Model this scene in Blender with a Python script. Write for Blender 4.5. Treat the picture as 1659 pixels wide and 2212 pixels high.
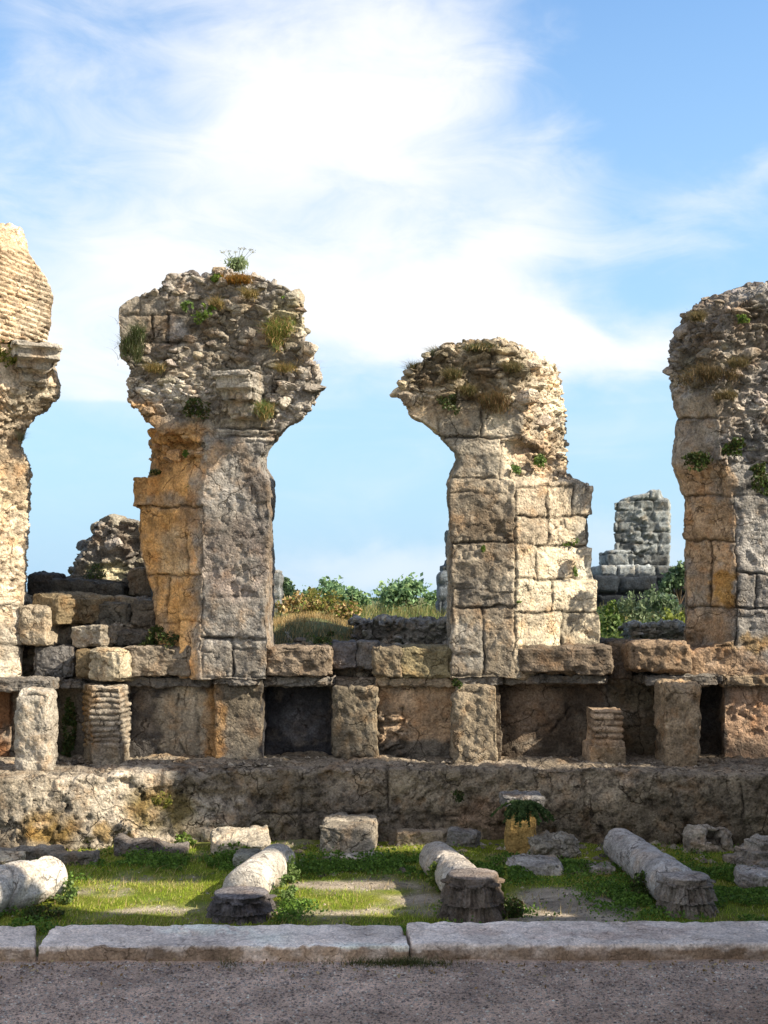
import bpy, bmesh, math, random
import numpy as np
from mathutils import Vector, Matrix
from mathutils.geometry import tessellate_polygon

for _o in list(bpy.data.objects):
    bpy.data.objects.remove(_o)
SC = bpy.context.scene
COL = SC.collection

# ------------------------------------------------------------------ camera
F, H, CX, HY = 2600.0, 2.16, 829.5, 1290.0      # focal length, eye height, centre column, horizon row (1659 x 2212 frame)
cam_d = bpy.data.cameras.new('camera'); cam = bpy.data.objects.new('camera', cam_d); COL.objects.link(cam)
cam.location = (0, 0, H); cam.rotation_euler = (math.radians(90), 0, 0)
cam_d.sensor_fit = 'VERTICAL'; cam_d.sensor_height = 36.0; cam_d.sensor_width = 27.0
cam_d.lens = 36.0 * F / 2212.0
cam_d.shift_y = (HY - 1106.0) / 2212.0
cam_d.clip_start = 0.1; cam_d.clip_end = 3000
SC.camera = cam

# ------------------------------------------------------------------ sun, sky, exposure
SUN_EL, SUN_A = math.radians(36), math.radians(17)
sun_dir = Vector((math.cos(SUN_EL)*math.cos(SUN_A), -math.cos(SUN_EL)*math.sin(SUN_A), math.sin(SUN_EL)))
sl = bpy.data.lights.new('sun', 'SUN'); sl.energy = 5.0; sl.angle = math.radians(0.5); sl.color = (1.0, 0.88, 0.70)
so = bpy.data.objects.new('sun', sl); COL.objects.link(so)
so.rotation_euler = sun_dir.to_track_quat('Z', 'Y').to_euler(); so.location = (12, -6, 14)
SC.view_settings.view_transform = 'Standard'; SC.view_settings.look = 'None'
SC.view_settings.gamma = 1.0; SC.view_settings.use_curve_mapping = False
SC.view_settings.exposure = 1.0

W = bpy.data.worlds.new('World'); SC.world = W; W.use_nodes = True
wt = W.node_tree; wt.nodes.clear()
def WN(t, **k):
    n = wt.nodes.new(t)
    for a, b in k.items(): setattr(n, a, b)
    return n
def wl(a, b): wt.links.new(a, b)
def wm(op, a, b=None, c=None, clamp=False):
    n = WN('ShaderNodeMath', operation=op, use_clamp=clamp)
    for i, v in enumerate((a, b, c)):
        if v is None: continue
        if isinstance(v, (int, float)): n.inputs[i].default_value = v
        else: wl(v, n.inputs[i])
    return n.outputs[0]
sky = WN('ShaderNodeTexSky', sky_type='NISHITA', sun_disc=False)
sky.sun_elevation = SUN_EL; sky.sun_rotation = math.atan2(sun_dir.x, sun_dir.y)
sky.air_density = 1.1; sky.dust_density = 0.35; sky.ozone_density = 2.5
wc = WN('ShaderNodeTexCoord'); sep = WN('ShaderNodeSeparateXYZ'); wl(wc.outputs['Generated'], sep.inputs[0])
az = wm('ARCTAN2', sep.outputs[0], sep.outputs[1])
el = wm('ARCSINE', sep.outputs[2])
def wnoise(sx, sy, scale, detail=6, rough=0.6, off=0.0, dist=0.0):
    cmb = WN('ShaderNodeCombineXYZ'); wl(wm('MULTIPLY_ADD', az, sx, off), cmb.inputs[0]); wl(wm('MULTIPLY_ADD', el, sy, off*0.7), cmb.inputs[1])
    n = WN('ShaderNodeTexNoise'); n.inputs['Scale'].default_value = scale; n.inputs['Detail'].default_value = detail
    n.inputs['Roughness'].default_value = rough; n.inputs['Distortion'].default_value = dist
    wl(cmb.outputs[0], n.inputs['Vector']); return n.outputs['Fac']
n1 = wnoise(1, 1.4, 5.0, 7, 0.58, 3.0, 0.4)
n2 = wnoise(1, 1.2, 6.0, 6, 0.55, 11.0, 0.4)
azw = wm('ADD', az, wm('MULTIPLY', wm('SUBTRACT', n1, 0.5), 0.16))
elw = wm('ADD', el, wm('MULTIPLY', wm('SUBTRACT', n2, 0.5), 0.10))
def A_(X): return math.atan((X - CX) / F)
def E_(X, Y): return math.atan((HY - Y) / math.hypot(F, X - CX))
def cloud_blob(X, Y, rx, ry, ang=0.0, amp=1.0, p=1.0):      # a cloud bank centred on a direction, radii in the same units
    a0, e0, ra, re = A_(X), E_(X, Y), rx / F, ry / F
    da = wm('SUBTRACT', azw, a0); de = wm('SUBTRACT', elw, e0)
    c, s = math.cos(math.radians(ang)), math.sin(math.radians(ang))
    u = wm('MULTIPLY', wm('ADD', wm('MULTIPLY', da, c), wm('MULTIPLY', de, s)), 1/ra)
    v = wm('MULTIPLY', wm('SUBTRACT', wm('MULTIPLY', de, c), wm('MULTIPLY', da, s)), 1/re)
    r2 = wm('ADD', wm('MULTIPLY', u, u), wm('MULTIPLY', v, v))
    return wm('MULTIPLY', wm('POWER', 2.718, wm('MULTIPLY', r2, -p)), amp)
blobs = [
    cloud_blob(800, 330, 430, 260, -25, 0.62), cloud_blob(330, 200, 420, 170, 0, 0.22), cloud_blob(960, 130, 260, 150, 10, 0.34),
    cloud_blob(760, 690, 520, 130, -6, 0.60), cloud_blob(200, 640, 420, 260, 0, 0.34), cloud_blob(1200, 745, 360, 62, -7, 1.0),
    cloud_blob(140, 820, 420, 90, 0, 0.40), cloud_blob(480, 420, 400, 120, 20, 0.20), cloud_blob(1060, 560, 200, 100, 25, 0.30),
    cloud_blob(1420, 470, 330, 50, 8, 0.30), cloud_blob(1200, 310, 150, 80, 22, 0.28), cloud_blob(1600, 375, 130, 35, 15, 0.30),
    cloud_blob(820, 1220, 360, 70, 4, 0.9), cloud_blob(1330, 930, 190, 70, -8, 0.42), cloud_blob(1420, 1230, 260, 90, 0, 0.45),
    cloud_blob(300, 330, 620, 420, 0, 0.26), cloud_blob(1480, 130, 230, 260, 0, -0.42), cloud_blob(1500, 620, 260, 90, 0, -0.15), cloud_blob(150, 420, 200, 60, 10, -0.10),
]
acc = blobs[0]
for b in blobs[1:]: acc = wm('ADD', acc, b)
fib = wnoise(2.0, 5.0, 4.2, 8, 0.6, 21.0, 0.8)
fib2 = wnoise(1.0, 2.2, 2.2, 5, 0.55, 37.0, 0.6)
# a general thin cover over the whole sky, broken by noise
gen = wm('MULTIPLY', wm('SUBTRACT', fib2, 0.42), 0.6)
dens = wm('ADD', acc, wm('MULTIPLY', wm('SUBTRACT', fib, 0.5), 1.0))
dens = wm('ADD', dens, wm('MULTIPLY', wm('SUBTRACT', fib2, 0.5), 0.6))
dens = wm('ADD', dens, wm('MAXIMUM', gen, 0.0))
# heavier, brighter cloud added over the unseen sky behind the viewer, as warm fill
bk_ = WN('ShaderNodeMapRange', interpolation_type='SMOOTHSTEP'); wl(sep.outputs[1], bk_.inputs['Value']); bk_.inputs['From Min'].default_value = 0.25; bk_.inputs['From Max'].default_value = -0.35
dens = wm('ADD', dens, wm('MULTIPLY', bk_.outputs[0], 0.55))
# the flat underside of the bank
und = wm('SUBTRACT', 1.0, 0.0)
mr = WN('ShaderNodeMapRange', interpolation_type='SMOOTHSTEP')
mr.inputs['From Min'].default_value = 0.0; mr.inputs['From Max'].default_value = 1.12; wl(dens, mr.inputs['Value'])
elm = WN('ShaderNodeMapRange', interpolation_type='SMOOTHSTEP'); wl(wm('ADD', el, wm('MULTIPLY', wm('SUBTRACT', n1, 0.5), 0.02)), elm.inputs['Value'])
elm.inputs['From Min'].default_value = E_(400, 884); elm.inputs['From Max'].default_value = E_(400, 872)
elm.inputs['To Min'].default_value = 0.0; elm.inputs['To Max'].default_value = 1.0
low = wm('SUBTRACT', 1.0, elm.outputs[0])
lowd = wm('MULTIPLY', low, wm('MULTIPLY', mr.outputs[0], 0.50))
cl = wm('ADD', wm('MULTIPLY', mr.outputs[0], elm.outputs[0]), lowd, clamp=True)
hs = WN('ShaderNodeHueSaturation'); hs.inputs['Saturation'].default_value = 1.12; hs.inputs['Value'].default_value = 1.0
wl(sky.outputs[0], hs.inputs['Color'])
# pale air near the horizon
mixh = WN('ShaderNodeMix', data_type='RGBA')
hz = WN('ShaderNodeMapRange'); wl(el, hz.inputs['Value']); hz.inputs['From Min'].default_value = 0.0; hz.inputs['From Max'].default_value = 0.52
hz.inputs['To Min'].default_value = 1.0; hz.inputs['To Max'].default_value = 0.0
wl(hz.outputs[0], mixh.inputs[0]); wl(hs.outputs[0], mixh.inputs[6]); mixh.inputs[7].default_value = (1.75, 2.75, 3.7, 1)
mixc = WN('ShaderNodeMix', data_type='RGBA'); wl(cl, mixc.inputs[0]); wl(mixh.outputs[2], mixc.inputs[6]); ccm = WN('ShaderNodeMix', data_type='RGBA'); wl(bk_.outputs[0], ccm.inputs[0]); ccm.inputs[6].default_value = (4.05, 4.12, 4.25, 1); ccm.inputs[7].default_value = (5.6, 5.05, 4.5, 1); wl(ccm.outputs[2], mixc.inputs[7])
bg = WN('ShaderNodeBackground'); bg.inputs['Strength'].default_value = 0.13; wl(mixc.outputs[2], bg.inputs['Color'])
wo = WN('ShaderNodeOutputWorld'); wl(bg.outputs[0], wo.inputs['Surface'])

# ------------------------------------------------------------------ numpy noise
_rng = np.random.RandomState(7)
_T = _rng.rand(65536) * 2 - 1
_T3 = _rng.rand(65536, 3)
def _h(x, y, z):
    return ((x * 73856093) ^ (y * 19349663) ^ (z * 83492791)) & 65535
def vn(P, s=1.0, o=0.0):
    Q = P * s + o; I = np.floor(Q).astype(np.int64); f = Q - I; f = f*f*f*(f*(f*6-15)+10)
    x, y, z = I[:, 0], I[:, 1], I[:, 2]; fx, fy, fz = f[:, 0], f[:, 1], f[:, 2]
    r = 0
    for dx in (0, 1):
        wx = fx if dx else 1-fx
        for dy in (0, 1):
            wy = fy if dy else 1-fy
            for dz in (0, 1):
                wz = fz if dz else 1-fz
                r = r + wx*wy*wz*_T[_h(x+dx, y+dy, z+dz)]
    return r
def fbm(P, s=1.0, o=0.0, n=4, g=0.5):
    a, t, r = 1.0, 0.0, 0
    for i in range(n):
        r = r + a*vn(P, s, o + i*17.3); t += a; a *= g; s *= 2.03
    return r/t
def worley(P, s, o=0.0, tilt=False):
    tv = np.zeros(len(P))
    Q = P * s + o; I = np.floor(Q).astype(np.int64)
    f1 = np.full(len(P), 9.0); f2 = np.full(len(P), 9.0); idv = np.zeros(len(P))
    for dx in (-1, 0, 1):
        for dy in (-1, 0, 1):
            for dz in (-1, 0, 1):
                h = _h(I[:, 0]+dx, I[:, 1]+dy, I[:, 2]+dz)
                C = _T3[h] * 0.85 + np.stack([I[:, 0]+dx, I[:, 1]+dy, I[:, 2]+dz], 1)
                d = np.sqrt(((Q-C)**2).sum(1))
                m = d < f1
                if tilt:
                    tl = ((Q-C)*(_T3[(h*5+3) & 65535]-0.5)).sum(1); tv = np.where(m, tl, tv)
                f2 = np.where(m, f1, np.minimum(f2, d)); idv = np.where(m, _T[(h*7+13) & 65535], idv); f1 = np.where(m, d, f1)
    return (f1, f2, idv, tv) if tilt else (f1, f2, idv)
def sstep(a, b, x):
    t = np.clip((x-a)/(b-a), 0, 1); return t*t*(3-2*t)
def disp_xy(P):                       # frame column and row (1659 x 2212) of world points
    return CX + P[:, 0]*F/P[:, 1], HY - (P[:, 2]-H)*F/P[:, 1]
def wx(X, d): return (X-CX)*d/F
def wz(Y, d): return H-(Y-HY)*d/F
def yd(Y, z=0.0): return (H-z)*F/(Y-HY)       # distance of a point at height z seen on row Y

# ------------------------------------------------------------------ materials
def nt(name):
    m = bpy.data.materials.new(name); m.use_nodes = True; t = m.node_tree; t.nodes.clear()
    o = t.nodes.new('ShaderNodeOutputMaterial'); b = t.nodes.new('ShaderNodeBsdfPrincipled'); t.links.new(b.outputs[0], o.inputs[0])
    b.inputs['Roughness'].default_value = 0.9; b.inputs['Specular IOR Level'].default_value = 0.2
    return m, t, b, o
def stone_mat(name, dark=0.4, light=0.35, fine=1.0, bump=1.0, var=0.3, rust=0.5, crack=0.8):
    m, t, b, o = nt(name); N = t.nodes; L = t.links
    at = N.new('ShaderNodeAttribute'); at.attribute_name = 'Col'
    tc = N.new('ShaderNodeTexCoord'); geo = N.new('ShaderNodeNewGeometry')
    def noise(sc, det=6, ro=0.6, dist=0.0):
        n = N.new('ShaderNodeTexNoise'); n.inputs['Scale'].default_value = sc; n.inputs['Detail'].default_value = det
        n.inputs['Roughness'].default_value = ro; n.inputs['Distortion'].default_value = dist
        L.new(geo.outputs['Position'], n.inputs['Vector']); return n.outputs['Fac']
    def rng(v, a, b_, c, d):
        r = N.new('ShaderNodeMapRange'); r.inputs[1].default_value = a; r.inputs[2].default_value = b_; r.inputs[3].default_value = c; r.inputs[4].default_value = d
        L.new(v, r.inputs[0]); return r.outputs[0]
    def mix(f, a, b_, mode='MIX'):
        x = N.new('ShaderNodeMix'); x.data_type = 'RGBA'; x.blend_type = mode
        if isinstance(f, float): x.inputs[0].default_value = f
        else: L.new(f, x.inputs[0])
        for i, v in ((6, a), (7, b_)):
            if isinstance(v, tuple): x.inputs[i].default_value = v + (1,)
            else: L.new(v, x.inputs[i])
        return x.outputs[2]
    big = noise(3.2, 5); med = noise(14*fine, 8, 0.65, 0.3); sm = noise(55*fine, 8, 0.7)
    vcol = N.new('ShaderNodeCombineColor')
    v1 = rng(big, 0.3, 0.7, 1-var, 1+var)
    for i in range(3): L.new(v1, vcol.inputs[i])
    c = mix(1.0, at.outputs['Color'], vcol.outputs[0], 'MULTIPLY')
    vcol2 = N.new('ShaderNodeCombineColor'); v2 = rng(sm, 0.3, 0.7, 0.50, 1.5)
    for i in range(3): L.new(v2, vcol2.inputs[i])
    c = mix(1.0, c, vcol2.outputs[0], 'MULTIPLY')
    rm = noise(5.0, 6, 0.6)
    c = mix(rng(rm, 0.52, 0.68, 0.0, rust), c, mix(1.0, c, (1.15, 0.82, 0.52), 'MULTIPLY'))         # rusty earth staining
    st = noise(1.7, 6, 0.62, 1.0)
    c = mix(rng(st, 0.46, 0.62, 0.0, 0.45), c, mix(1.0, c, (0.42, 0.40, 0.40), 'MULTIPLY'))       # broad weather stains
    lm = noise(8*fine, 9, 0.7, 0.5)
    c = mix(rng(lm, 0.53, 0.64, 0.0, light), c, mix(1.0, c, (1.65, 1.7, 1.75), 'MULTIPLY'))         # pale lichen and lime
    c = mix(rng(med, 0.50, 0.62, 0.0, dark), c, mix(1.0, c, (0.22, 0.22, 0.24), 'MULTIPLY'))         # dark lichen
    pv = N.new('ShaderNodeTexVoronoi'); pv.inputs['Scale'].default_value = 19*fine; L.new(geo.outputs['Position'], pv.inputs['Vector'])
    c = mix(rng(pv.outputs['Distance'], 0.10, 0.26, dark, 0.0), c, mix(1.0, c, (0.35, 0.33, 0.32), 'MULTIPLY'))
    nv = N.new('ShaderNodeTexNoise'); nv.inputs['Scale'].default_value = 4; nv.inputs['Detail'].default_value = 5; L.new(geo.outputs['Position'], nv.inputs['Vector'])
    va = N.new('ShaderNodeVectorMath'); va.operation = 'MULTIPLY_ADD'; L.new(nv.outputs['Color'], va.inputs[0]); va.inputs[1].default_value = (0.45, 0.45, 0.45); L.new(geo.outputs['Position'], va.inputs[2])
    vc = N.new('ShaderNodeTexVoronoi'); vc.feature = 'DISTANCE_TO_EDGE'; vc.inputs['Scale'].default_value = 2.6*fine; L.new(va.outputs[0], vc.inputs['Vector'])
    cm = N.new('ShaderNodeMath'); cm.operation = 'MULTIPLY'; L.new(rng(vc.outputs['Distance'], 0.004, 0.022, 1.0, 0.0), cm.inputs[0]); L.new(rng(big, 0.42, 0.56, 0.0, crack), cm.inputs[1])
    c = mix(cm.outputs[0], c, mix(1.0, c, (0.22, 0.20, 0.18), 'MULTIPLY'))
    L.new(c, b.inputs['Base Color'])
    bp = N.new('ShaderNodeBump'); bp.inputs['Strength'].default_value = 0.75*bump; bp.inputs['Distance'].default_value = 0.02
    vor = N.new('ShaderNodeTexVoronoi'); vor.inputs['Scale'].default_value = 34*fine; L.new(geo.outputs['Position'], vor.inputs['Vector'])
    ma = N.new('ShaderNodeMath'); ma.operation = 'MULTIPLY_ADD'; L.new(rng(vor.outputs['Distance'], 0.0, 0.5, 0.0, 1.0), ma.inputs[0]); ma.inputs[1].default_value = 0.5; L.new(sm, ma.inputs[2])
    mb = N.new('ShaderNodeMath'); mb.operation = 'ADD'; L.new(ma.outputs[0], mb.inputs[0]); L.new(med, mb.inputs[1])
    mc = N.new('ShaderNodeMath'); mc.operation = 'SUBTRACT'; L.new(mb.outputs[0], mc.inputs[0]); L.new(cm.outputs[0], mc.inputs[1]); mb = mc
    L.new(mb.outputs[0], bp.inputs['Height']); L.new(bp.outputs[0], b.inputs['Normal'])
    return m
def leaf_mat(name, trans=0.35):
    m, t, b, o = nt(name); N = t.nodes; L = t.links
    at = N.new('ShaderNodeAttribute'); at.attribute_name = 'Col'; L.new(at.outputs['Color'], b.inputs['Base Color'])
    b.inputs['Roughness'].default_value = 0.6
    tr = N.new('ShaderNodeBsdfTranslucent'); L.new(at.outputs['Color'], tr.inputs['Color'])
    mx = N.new('ShaderNodeMixShader'); mx.inputs[0].default_value = trans
    L.new(b.outputs[0], mx.inputs[1]); L.new(tr.outputs[0], mx.inputs[2]); L.new(mx.outputs[0], o.inputs[0])
    return m
M_STONE = stone_mat('weathered_stone')
M_TUFA = stone_mat('pitted_tufa', 0.75, 0.30, 0.9, 1.3, 0.3)
M_MARBLE = stone_mat('weathered_marble', 0.5, 0.5, 1.2, 0.8, 0.2, 0.35)
M_KERB = stone_mat('pale_kerb_stone', 0.3, 0.12, 1.2, 0.9, 0.15, 0.1, 0.5)
M_BRICK = stone_mat('old_brick', 0.25, 0.3, 1.5, 0.6, 0.2)
M_GROUND = stone_mat('soil', 0.25, 0.2, 1.6, 0.9, 0.2, 0.0, 0.0)
M_PATH = stone_mat('gravel_path_surface', 0.25, 0.4, 1.5, 1.6, 0.25, 0.0, 0.0)
M_LEAF = leaf_mat('leaf')
M_BARK = stone_mat('bark', 0.5, 0.2, 2, 1, 0.2)

# ------------------------------------------------------------------ object helpers
def tag(o, label=None, cat=None, group=None, kind=None):
    if label: o['label'] = label
    if cat: o['category'] = cat
    if group: o['group'] = group
    if kind: o['kind'] = kind
    return o
def mesh_obj(name, V, faces, colors, mat, parent=None, origin=None, smooth=True):
    V = np.asarray(V, float)
    if origin is None: origin = Vector((float(V[:, 0].mean()), float(V[:, 1].mean()), float(V[:, 2].min())))
    origin = Vector(origin)
    me = bpy.data.meshes.new(name)
    if isinstance(faces, np.ndarray):
        k = faces.shape[1]; n = len(faces)
        me.vertices.add(len(V)); me.vertices.foreach_set('co', (V - np.array(origin)).astype(np.float32).ravel())
        me.loops.add(n*k); me.loops.foreach_set('vertex_index', faces.astype(np.int32).ravel())
        me.polygons.add(n); me.polygons.foreach_set('loop_start', (np.arange(n)*k).astype(np.int32))
        me.update(calc_edges=True)
    else:
        me.from_pydata([tuple(v) for v in (V - np.array(origin))], [], faces)
    me.polygons.foreach_set('use_smooth', np.full(len(me.polygons), smooth) if isinstance(smooth, bool) else smooth)
    if colors is not None:
        a = me.color_attributes.new('Col', 'FLOAT_COLOR', 'POINT')
        c = np.ones((len(V), 4), np.float32); c[:, :3] = np.clip(colors, 0.004, 0.95); a.data.foreach_set('color', c.ravel())
    me.materials.append(mat); me.update()
    o = bpy.data.objects.new(name, me); COL.objects.link(o)
    if parent is not None:
        o.parent = parent; o.location = origin - parent.location
    else: o.location = origin
    return o
def empty(name, loc):
    o = bpy.data.objects.new(name, None); COL.objects.link(o); o.location = loc; o.empty_display_size = 0.2; return o

def loft(sections):
    """sections: list of (distance, [(X, Y) frame points]) -> closed shell in world space"""
    V, Fc = [], []; n = len(sections[0][1])
    for d, poly in sections:
        for X, Y in poly: V.append((wx(X, d), d, wz(Y, d)))
    for k in range(len(sections)-1):
        for i in range(n):
            j = (i+1) % n; Fc.append((k*n+i, k*n+j, (k+1)*n+j, (k+1)*n+i))
    Fc.append(tuple(range(n))[::-1]); Fc.append(tuple(range((len(sections)-1)*n, len(sections)*n)))
    return V, Fc
def boxw(x0, x1, y0, y1, z0, z1):
    V = [(x, y, z) for z in (z0, z1) for y in (y0, y1) for x in (x0, x1)]
    return V, [(0, 2, 3, 1), (4, 5, 7, 6), (0, 1, 5, 4), (2, 6, 7, 3), (0, 4, 6, 2), (1, 3, 7, 5)]
def boxd(X0, X1, Y0, Y1, d0, d1):      # box whose front face fills that frame rectangle at distance d0
    return boxw(wx(X0, d0), wx(X1, d0), d0, d1, wz(Y1, d0), wz(Y0, d0))
def planprism(pts, z0, z1):
    n = len(pts); V = [(x, y, z0) for x, y in pts] + [(x, y, z1) for x, y in pts]
    Fc = [tuple(range(n))[::-1], tuple(range(n, 2*n))] + [(i, (i+1) % n, n+(i+1) % n, n+i) for i in range(n)]
    return V, Fc
def voxelize(shells, vox):
    bm = bmesh.new()
    for V, Fc in shells:
        vs = [bm.verts.new(v) for v in V]
        for f in Fc:
            if len(f) <= 4: bm.faces.new([vs[i] for i in f])
            else:
                for t in tessellate_polygon([[Vector(V[i]) for i in f]]):
                    try: bm.faces.new([vs[f[i]] for i in t])
                    except ValueError: pass
    bm.normal_update()
    bmesh.ops.recalc_face_normals(bm, faces=bm.faces)
    me = bpy.data.meshes.new('tmp'); bm.to_mesh(me); bm.free()
    o = bpy.data.objects.new('tmp', me); COL.objects.link(o)
    md = o.modifiers.new('r', 'REMESH'); md.mode = 'VOXEL'; md.voxel_size = vox; md.adaptivity = 0
    dg = bpy.context.evaluated_depsgraph_get(); ev = o.evaluated_get(dg); m2 = bpy.data.meshes.new_from_object(ev)
    V = np.empty(len(m2.vertices)*3); m2.vertices.foreach_get('co', V); V = V.reshape(-1, 3)
    nq = len(m2.polygons); L = np.empty(len(m2.loops), int); m2.loops.foreach_get('vertex_index', L)
    assert len(L) == nq*4
    Q = L.reshape(-1, 4)
    bpy.data.objects.remove(o); bpy.data.meshes.remove(me); bpy.data.meshes.remove(m2)
    return V, Q
def normals(V, Q):
    a = V[Q[:, 2]] - V[Q[:, 0]]; b = V[Q[:, 3]] - V[Q[:, 1]]; n = np.cross(a, b)
    N = np.zeros_like(V)
    for i in range(4): np.add.at(N, Q[:, i], n)
    N /= np.maximum(np.linalg.norm(N, axis=1, keepdims=True), 1e-9); return N

def wdisp(P, amt=3.0, o=0.0):
    X, Y = disp_xy(P)
    return X + amt*vn(P, 9, 5+o) + amt*0.6*vn(P, 25, 9+o), Y + amt*vn(P, 9, 45+o) + amt*0.6*vn(P, 25, 49+o)
def rect_w(X, Y, r, soft=4.0):
    x0, x1, y0, y1 = r
    d = np.minimum(np.minimum(X-x0, x1-X), np.minimum(Y-y0, y1-Y)); return sstep(-soft, soft, d)
def ell_w(X, Y, e, soft=0.35):
    cx, cy, rx, ry = e; r = np.sqrt(((X-cx)/rx)**2 + ((Y-cy)/ry)**2); return 1-sstep(1-soft, 1+soft, r)
def grooves(X, Y, segs, w=3.0):
    g = np.zeros(len(X))
    for (x0, y0, x1, y1) in segs:
        dx, dy = x1-x0, y1-y0; l2 = dx*dx+dy*dy
        t = np.clip(((X-x0)*dx+(Y-y0)*dy)/l2, 0, 1); d2 = (X-x0-t*dx)**2 + (Y-y0-t*dy)**2
        g = np.maximum(g, np.exp(-d2/(w*w)))
    return g
def random_stones(P, N, n, size, base, seed, CC):
    """angular stones bedded in the surface at n of the given points"""
    r = np.random.RandomState(int(seed*10)+5); G, Q = _GC[6]; U = G/np.linalg.norm(G, axis=1, keepdims=True); Vs, Qs, Cs = [], [], []
    idx = r.randint(0, len(P), n*6); placed = []
    for i in idx:
        if len(placed) >= n: break
        sz = size*(0.45+1.1*r.rand()**2); p = P[i]
        if any(np.abs(p-q).max() < 0.75*(sz+t) for q, t in placed): continue
        placed.append((p, sz))
        K = r.randn(13, 3); K /= np.linalg.norm(K, axis=1, keepdims=True); h = 0.62+0.38*r.rand(13)
        rad = (h[None]/np.maximum(U@K.T, 0.05)).min(1).clip(0, 1.35)
        S = U*rad[:, None]*sz*np.array([0.8+0.6*r.rand(), 0.75, 0.38+0.35*r.rand()])
        a, b = r.randn()*0.5, r.randn()*0.18; ca, sa, cb, sb = math.cos(a), math.sin(a), math.cos(b), math.sin(b)
        S = S@np.array([[ca, -sa, 0], [sa, ca, 0], [0, 0, 1]]).T@np.array([[cb, 0, sb], [0, 1, 0], [-sb, 0, cb]]).T
        S = p - N[i]*sz*0.28 + S + 0.004*np.stack([vn(S+p, 30, 1), vn(S+p, 30, 2), vn(S+p, 30, 3)], 1)
        Qs.append(Q+len(Vs)*len(U)); Vs.append(S); Cs.append(np.tile((0.25*np.array(base)+0.75*CC[i])*(0.55+0.95*r.rand())*np.array([1, 0.97+0.05*r.rand(), 0.9+0.16*r.rand()]), (len(U), 1)))
    return np.concatenate(Vs), np.concatenate(Qs), np.concatenate(Cs)
def masonry(name, shells, vox, base, paints=(), joints=(), rubble=(), bricks=(), rough=1.0, warp=0.03, mat=None, parent=None, seed=0.0, jw=2.5, jd=0.024, rs=7.0, ra=0.055, vcol=0.24, auto=None, pits=0.0, stones=0, ssize=0.085, blocks=()):
    """one rough solid: joints grooved at traced places, rubble zones of bulging stones, brick zones in thin courses"""
    V, Q = voxelize(shells, vox)
    P0 = V.copy()
    V = V + warp*np.stack([fbm(P0, 2.6, seed+1, 4), 0.6*fbm(P0, 2.6, seed+31, 4), 0.7*fbm(P0, 2.6, seed+61, 4)], 1)
    V = V + 0.45*warp*np.stack([fbm(P0, 11, seed+2, 3), fbm(P0, 11, seed+32, 3), fbm(P0, 11, seed+62, 3)], 1)
    N = normals(V, Q)
    X, Y = wdisp(P0, 3.0, seed); X0, Y0 = wdisp(P0, 9.0, seed+3)
    d = rough*(0.020*fbm(P0, 5, seed+5, 5, 0.55) + 0.008*fbm(P0, 24, seed+8, 3))
    tint = np.ones(len(V))
    cn = vn(P0, 3.6, seed+90)+0.35*vn(P0, 14, seed+91); cv = np.exp(-(cn/0.045)**2)*sstep(0.0, 0.25, vn(P0, 1.9, seed+93)); d -= 0.016*rough*cv; tint *= 1-0.35*cv
    dp = vn(P0, 6.5, seed+95)+0.5*vn(P0, 17, seed+96); ch = sstep(0.42, 0.60, dp); d -= 0.014*rough*ch        # spalled patches with sharp rims
    if pits:
        pt = fbm(P0*np.array([1, 1, 1.2]), 6.0, seed+70, 5, 0.72); d -= pits*sstep(0.05, 0.6, pt) ; d += pits*0.5*np.abs(vn(P0, 5.0, seed+80))
    rw = np.zeros(len(V))
    for r in rubble:
        rw = np.maximum(rw, rect_w(X0, Y0, r, 12) if len(r) == 4 else ell_w(X0, Y0, r[:4]))
    if len(rubble):
        Pr = P0*np.array([0.85, 0.85, 1.7]); Pr = Pr + 0.05*np.stack([vn(P0, 8, 1+seed), vn(P0, 8, 2+seed), vn(P0, 8, 3+seed)], 1)
        f1, f2, idv, tv = worley(Pr, rs, seed, True); s1, s2, id2, tv2 = worley(Pr, rs*2.3, seed+5, True)
        big = sstep(-0.15, 0.15, vn(P0, 2.2, seed+66))         # patches of larger and of smaller stones
        ed = sstep(0.0, 0.13, f2-f1); ed2 = sstep(0.0, 0.16, s2-s1)
        A = (ed-0.8) + 0.55*idv*ed + 1.5*tv*ed + 0.25*(ed2-0.7) + 0.5*tv2*ed2
        Bq = 0.6*(ed2-0.8) + 0.5*id2*ed2 + 0.9*tv2*ed2 + 0.6*fbm(P0, 6, seed+4, 3)
        Fd = A*big + Bq*(1-big); Fd = np.maximum(Fd, -0.55 + 0.8*fbm(P0, 5, seed+14, 3) + 0.25*vn(P0, 22, seed+15)); d += rw*ra*Fd
        tint *= 1 + rw*(0.36*idv*big + 0.30*id2*(0.4+0.6*(1-big)))
    bw = np.zeros(len(V))
    for r in bricks:
        bw = np.maximum(bw, rect_w(X0, Y0, r[:4], 3))
        pz = r[4] if len(r) > 4 else 0.052; sl_ = r[5] if len(r) > 5 else 0.0
    if len(bricks):
        zz = P0[:, 2] + sl_*P0[:, 0] + 0.008*vn(P0, 3, seed); row = np.floor(zz/pz); fz = zz/pz-row
        uu = (P0[:, 0]+P0[:, 1]*0.7)/0.27 + _T[(row.astype(int)*31) & 65535]; fu = uu-np.floor(uu)
        g = np.maximum(1-sstep(0.0, 0.26, np.minimum(fz, 1-fz)), 0.7*(1-sstep(0, 0.05, np.minimum(fu, 1-fu))))
        bid = _T[((row*57+np.floor(uu)*91).astype(np.int64)) & 65535]
        d += bw*(-0.028*g + 0.008*bid); tint *= 1 + bw*(0.22*bid-0.45*g); 
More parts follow.
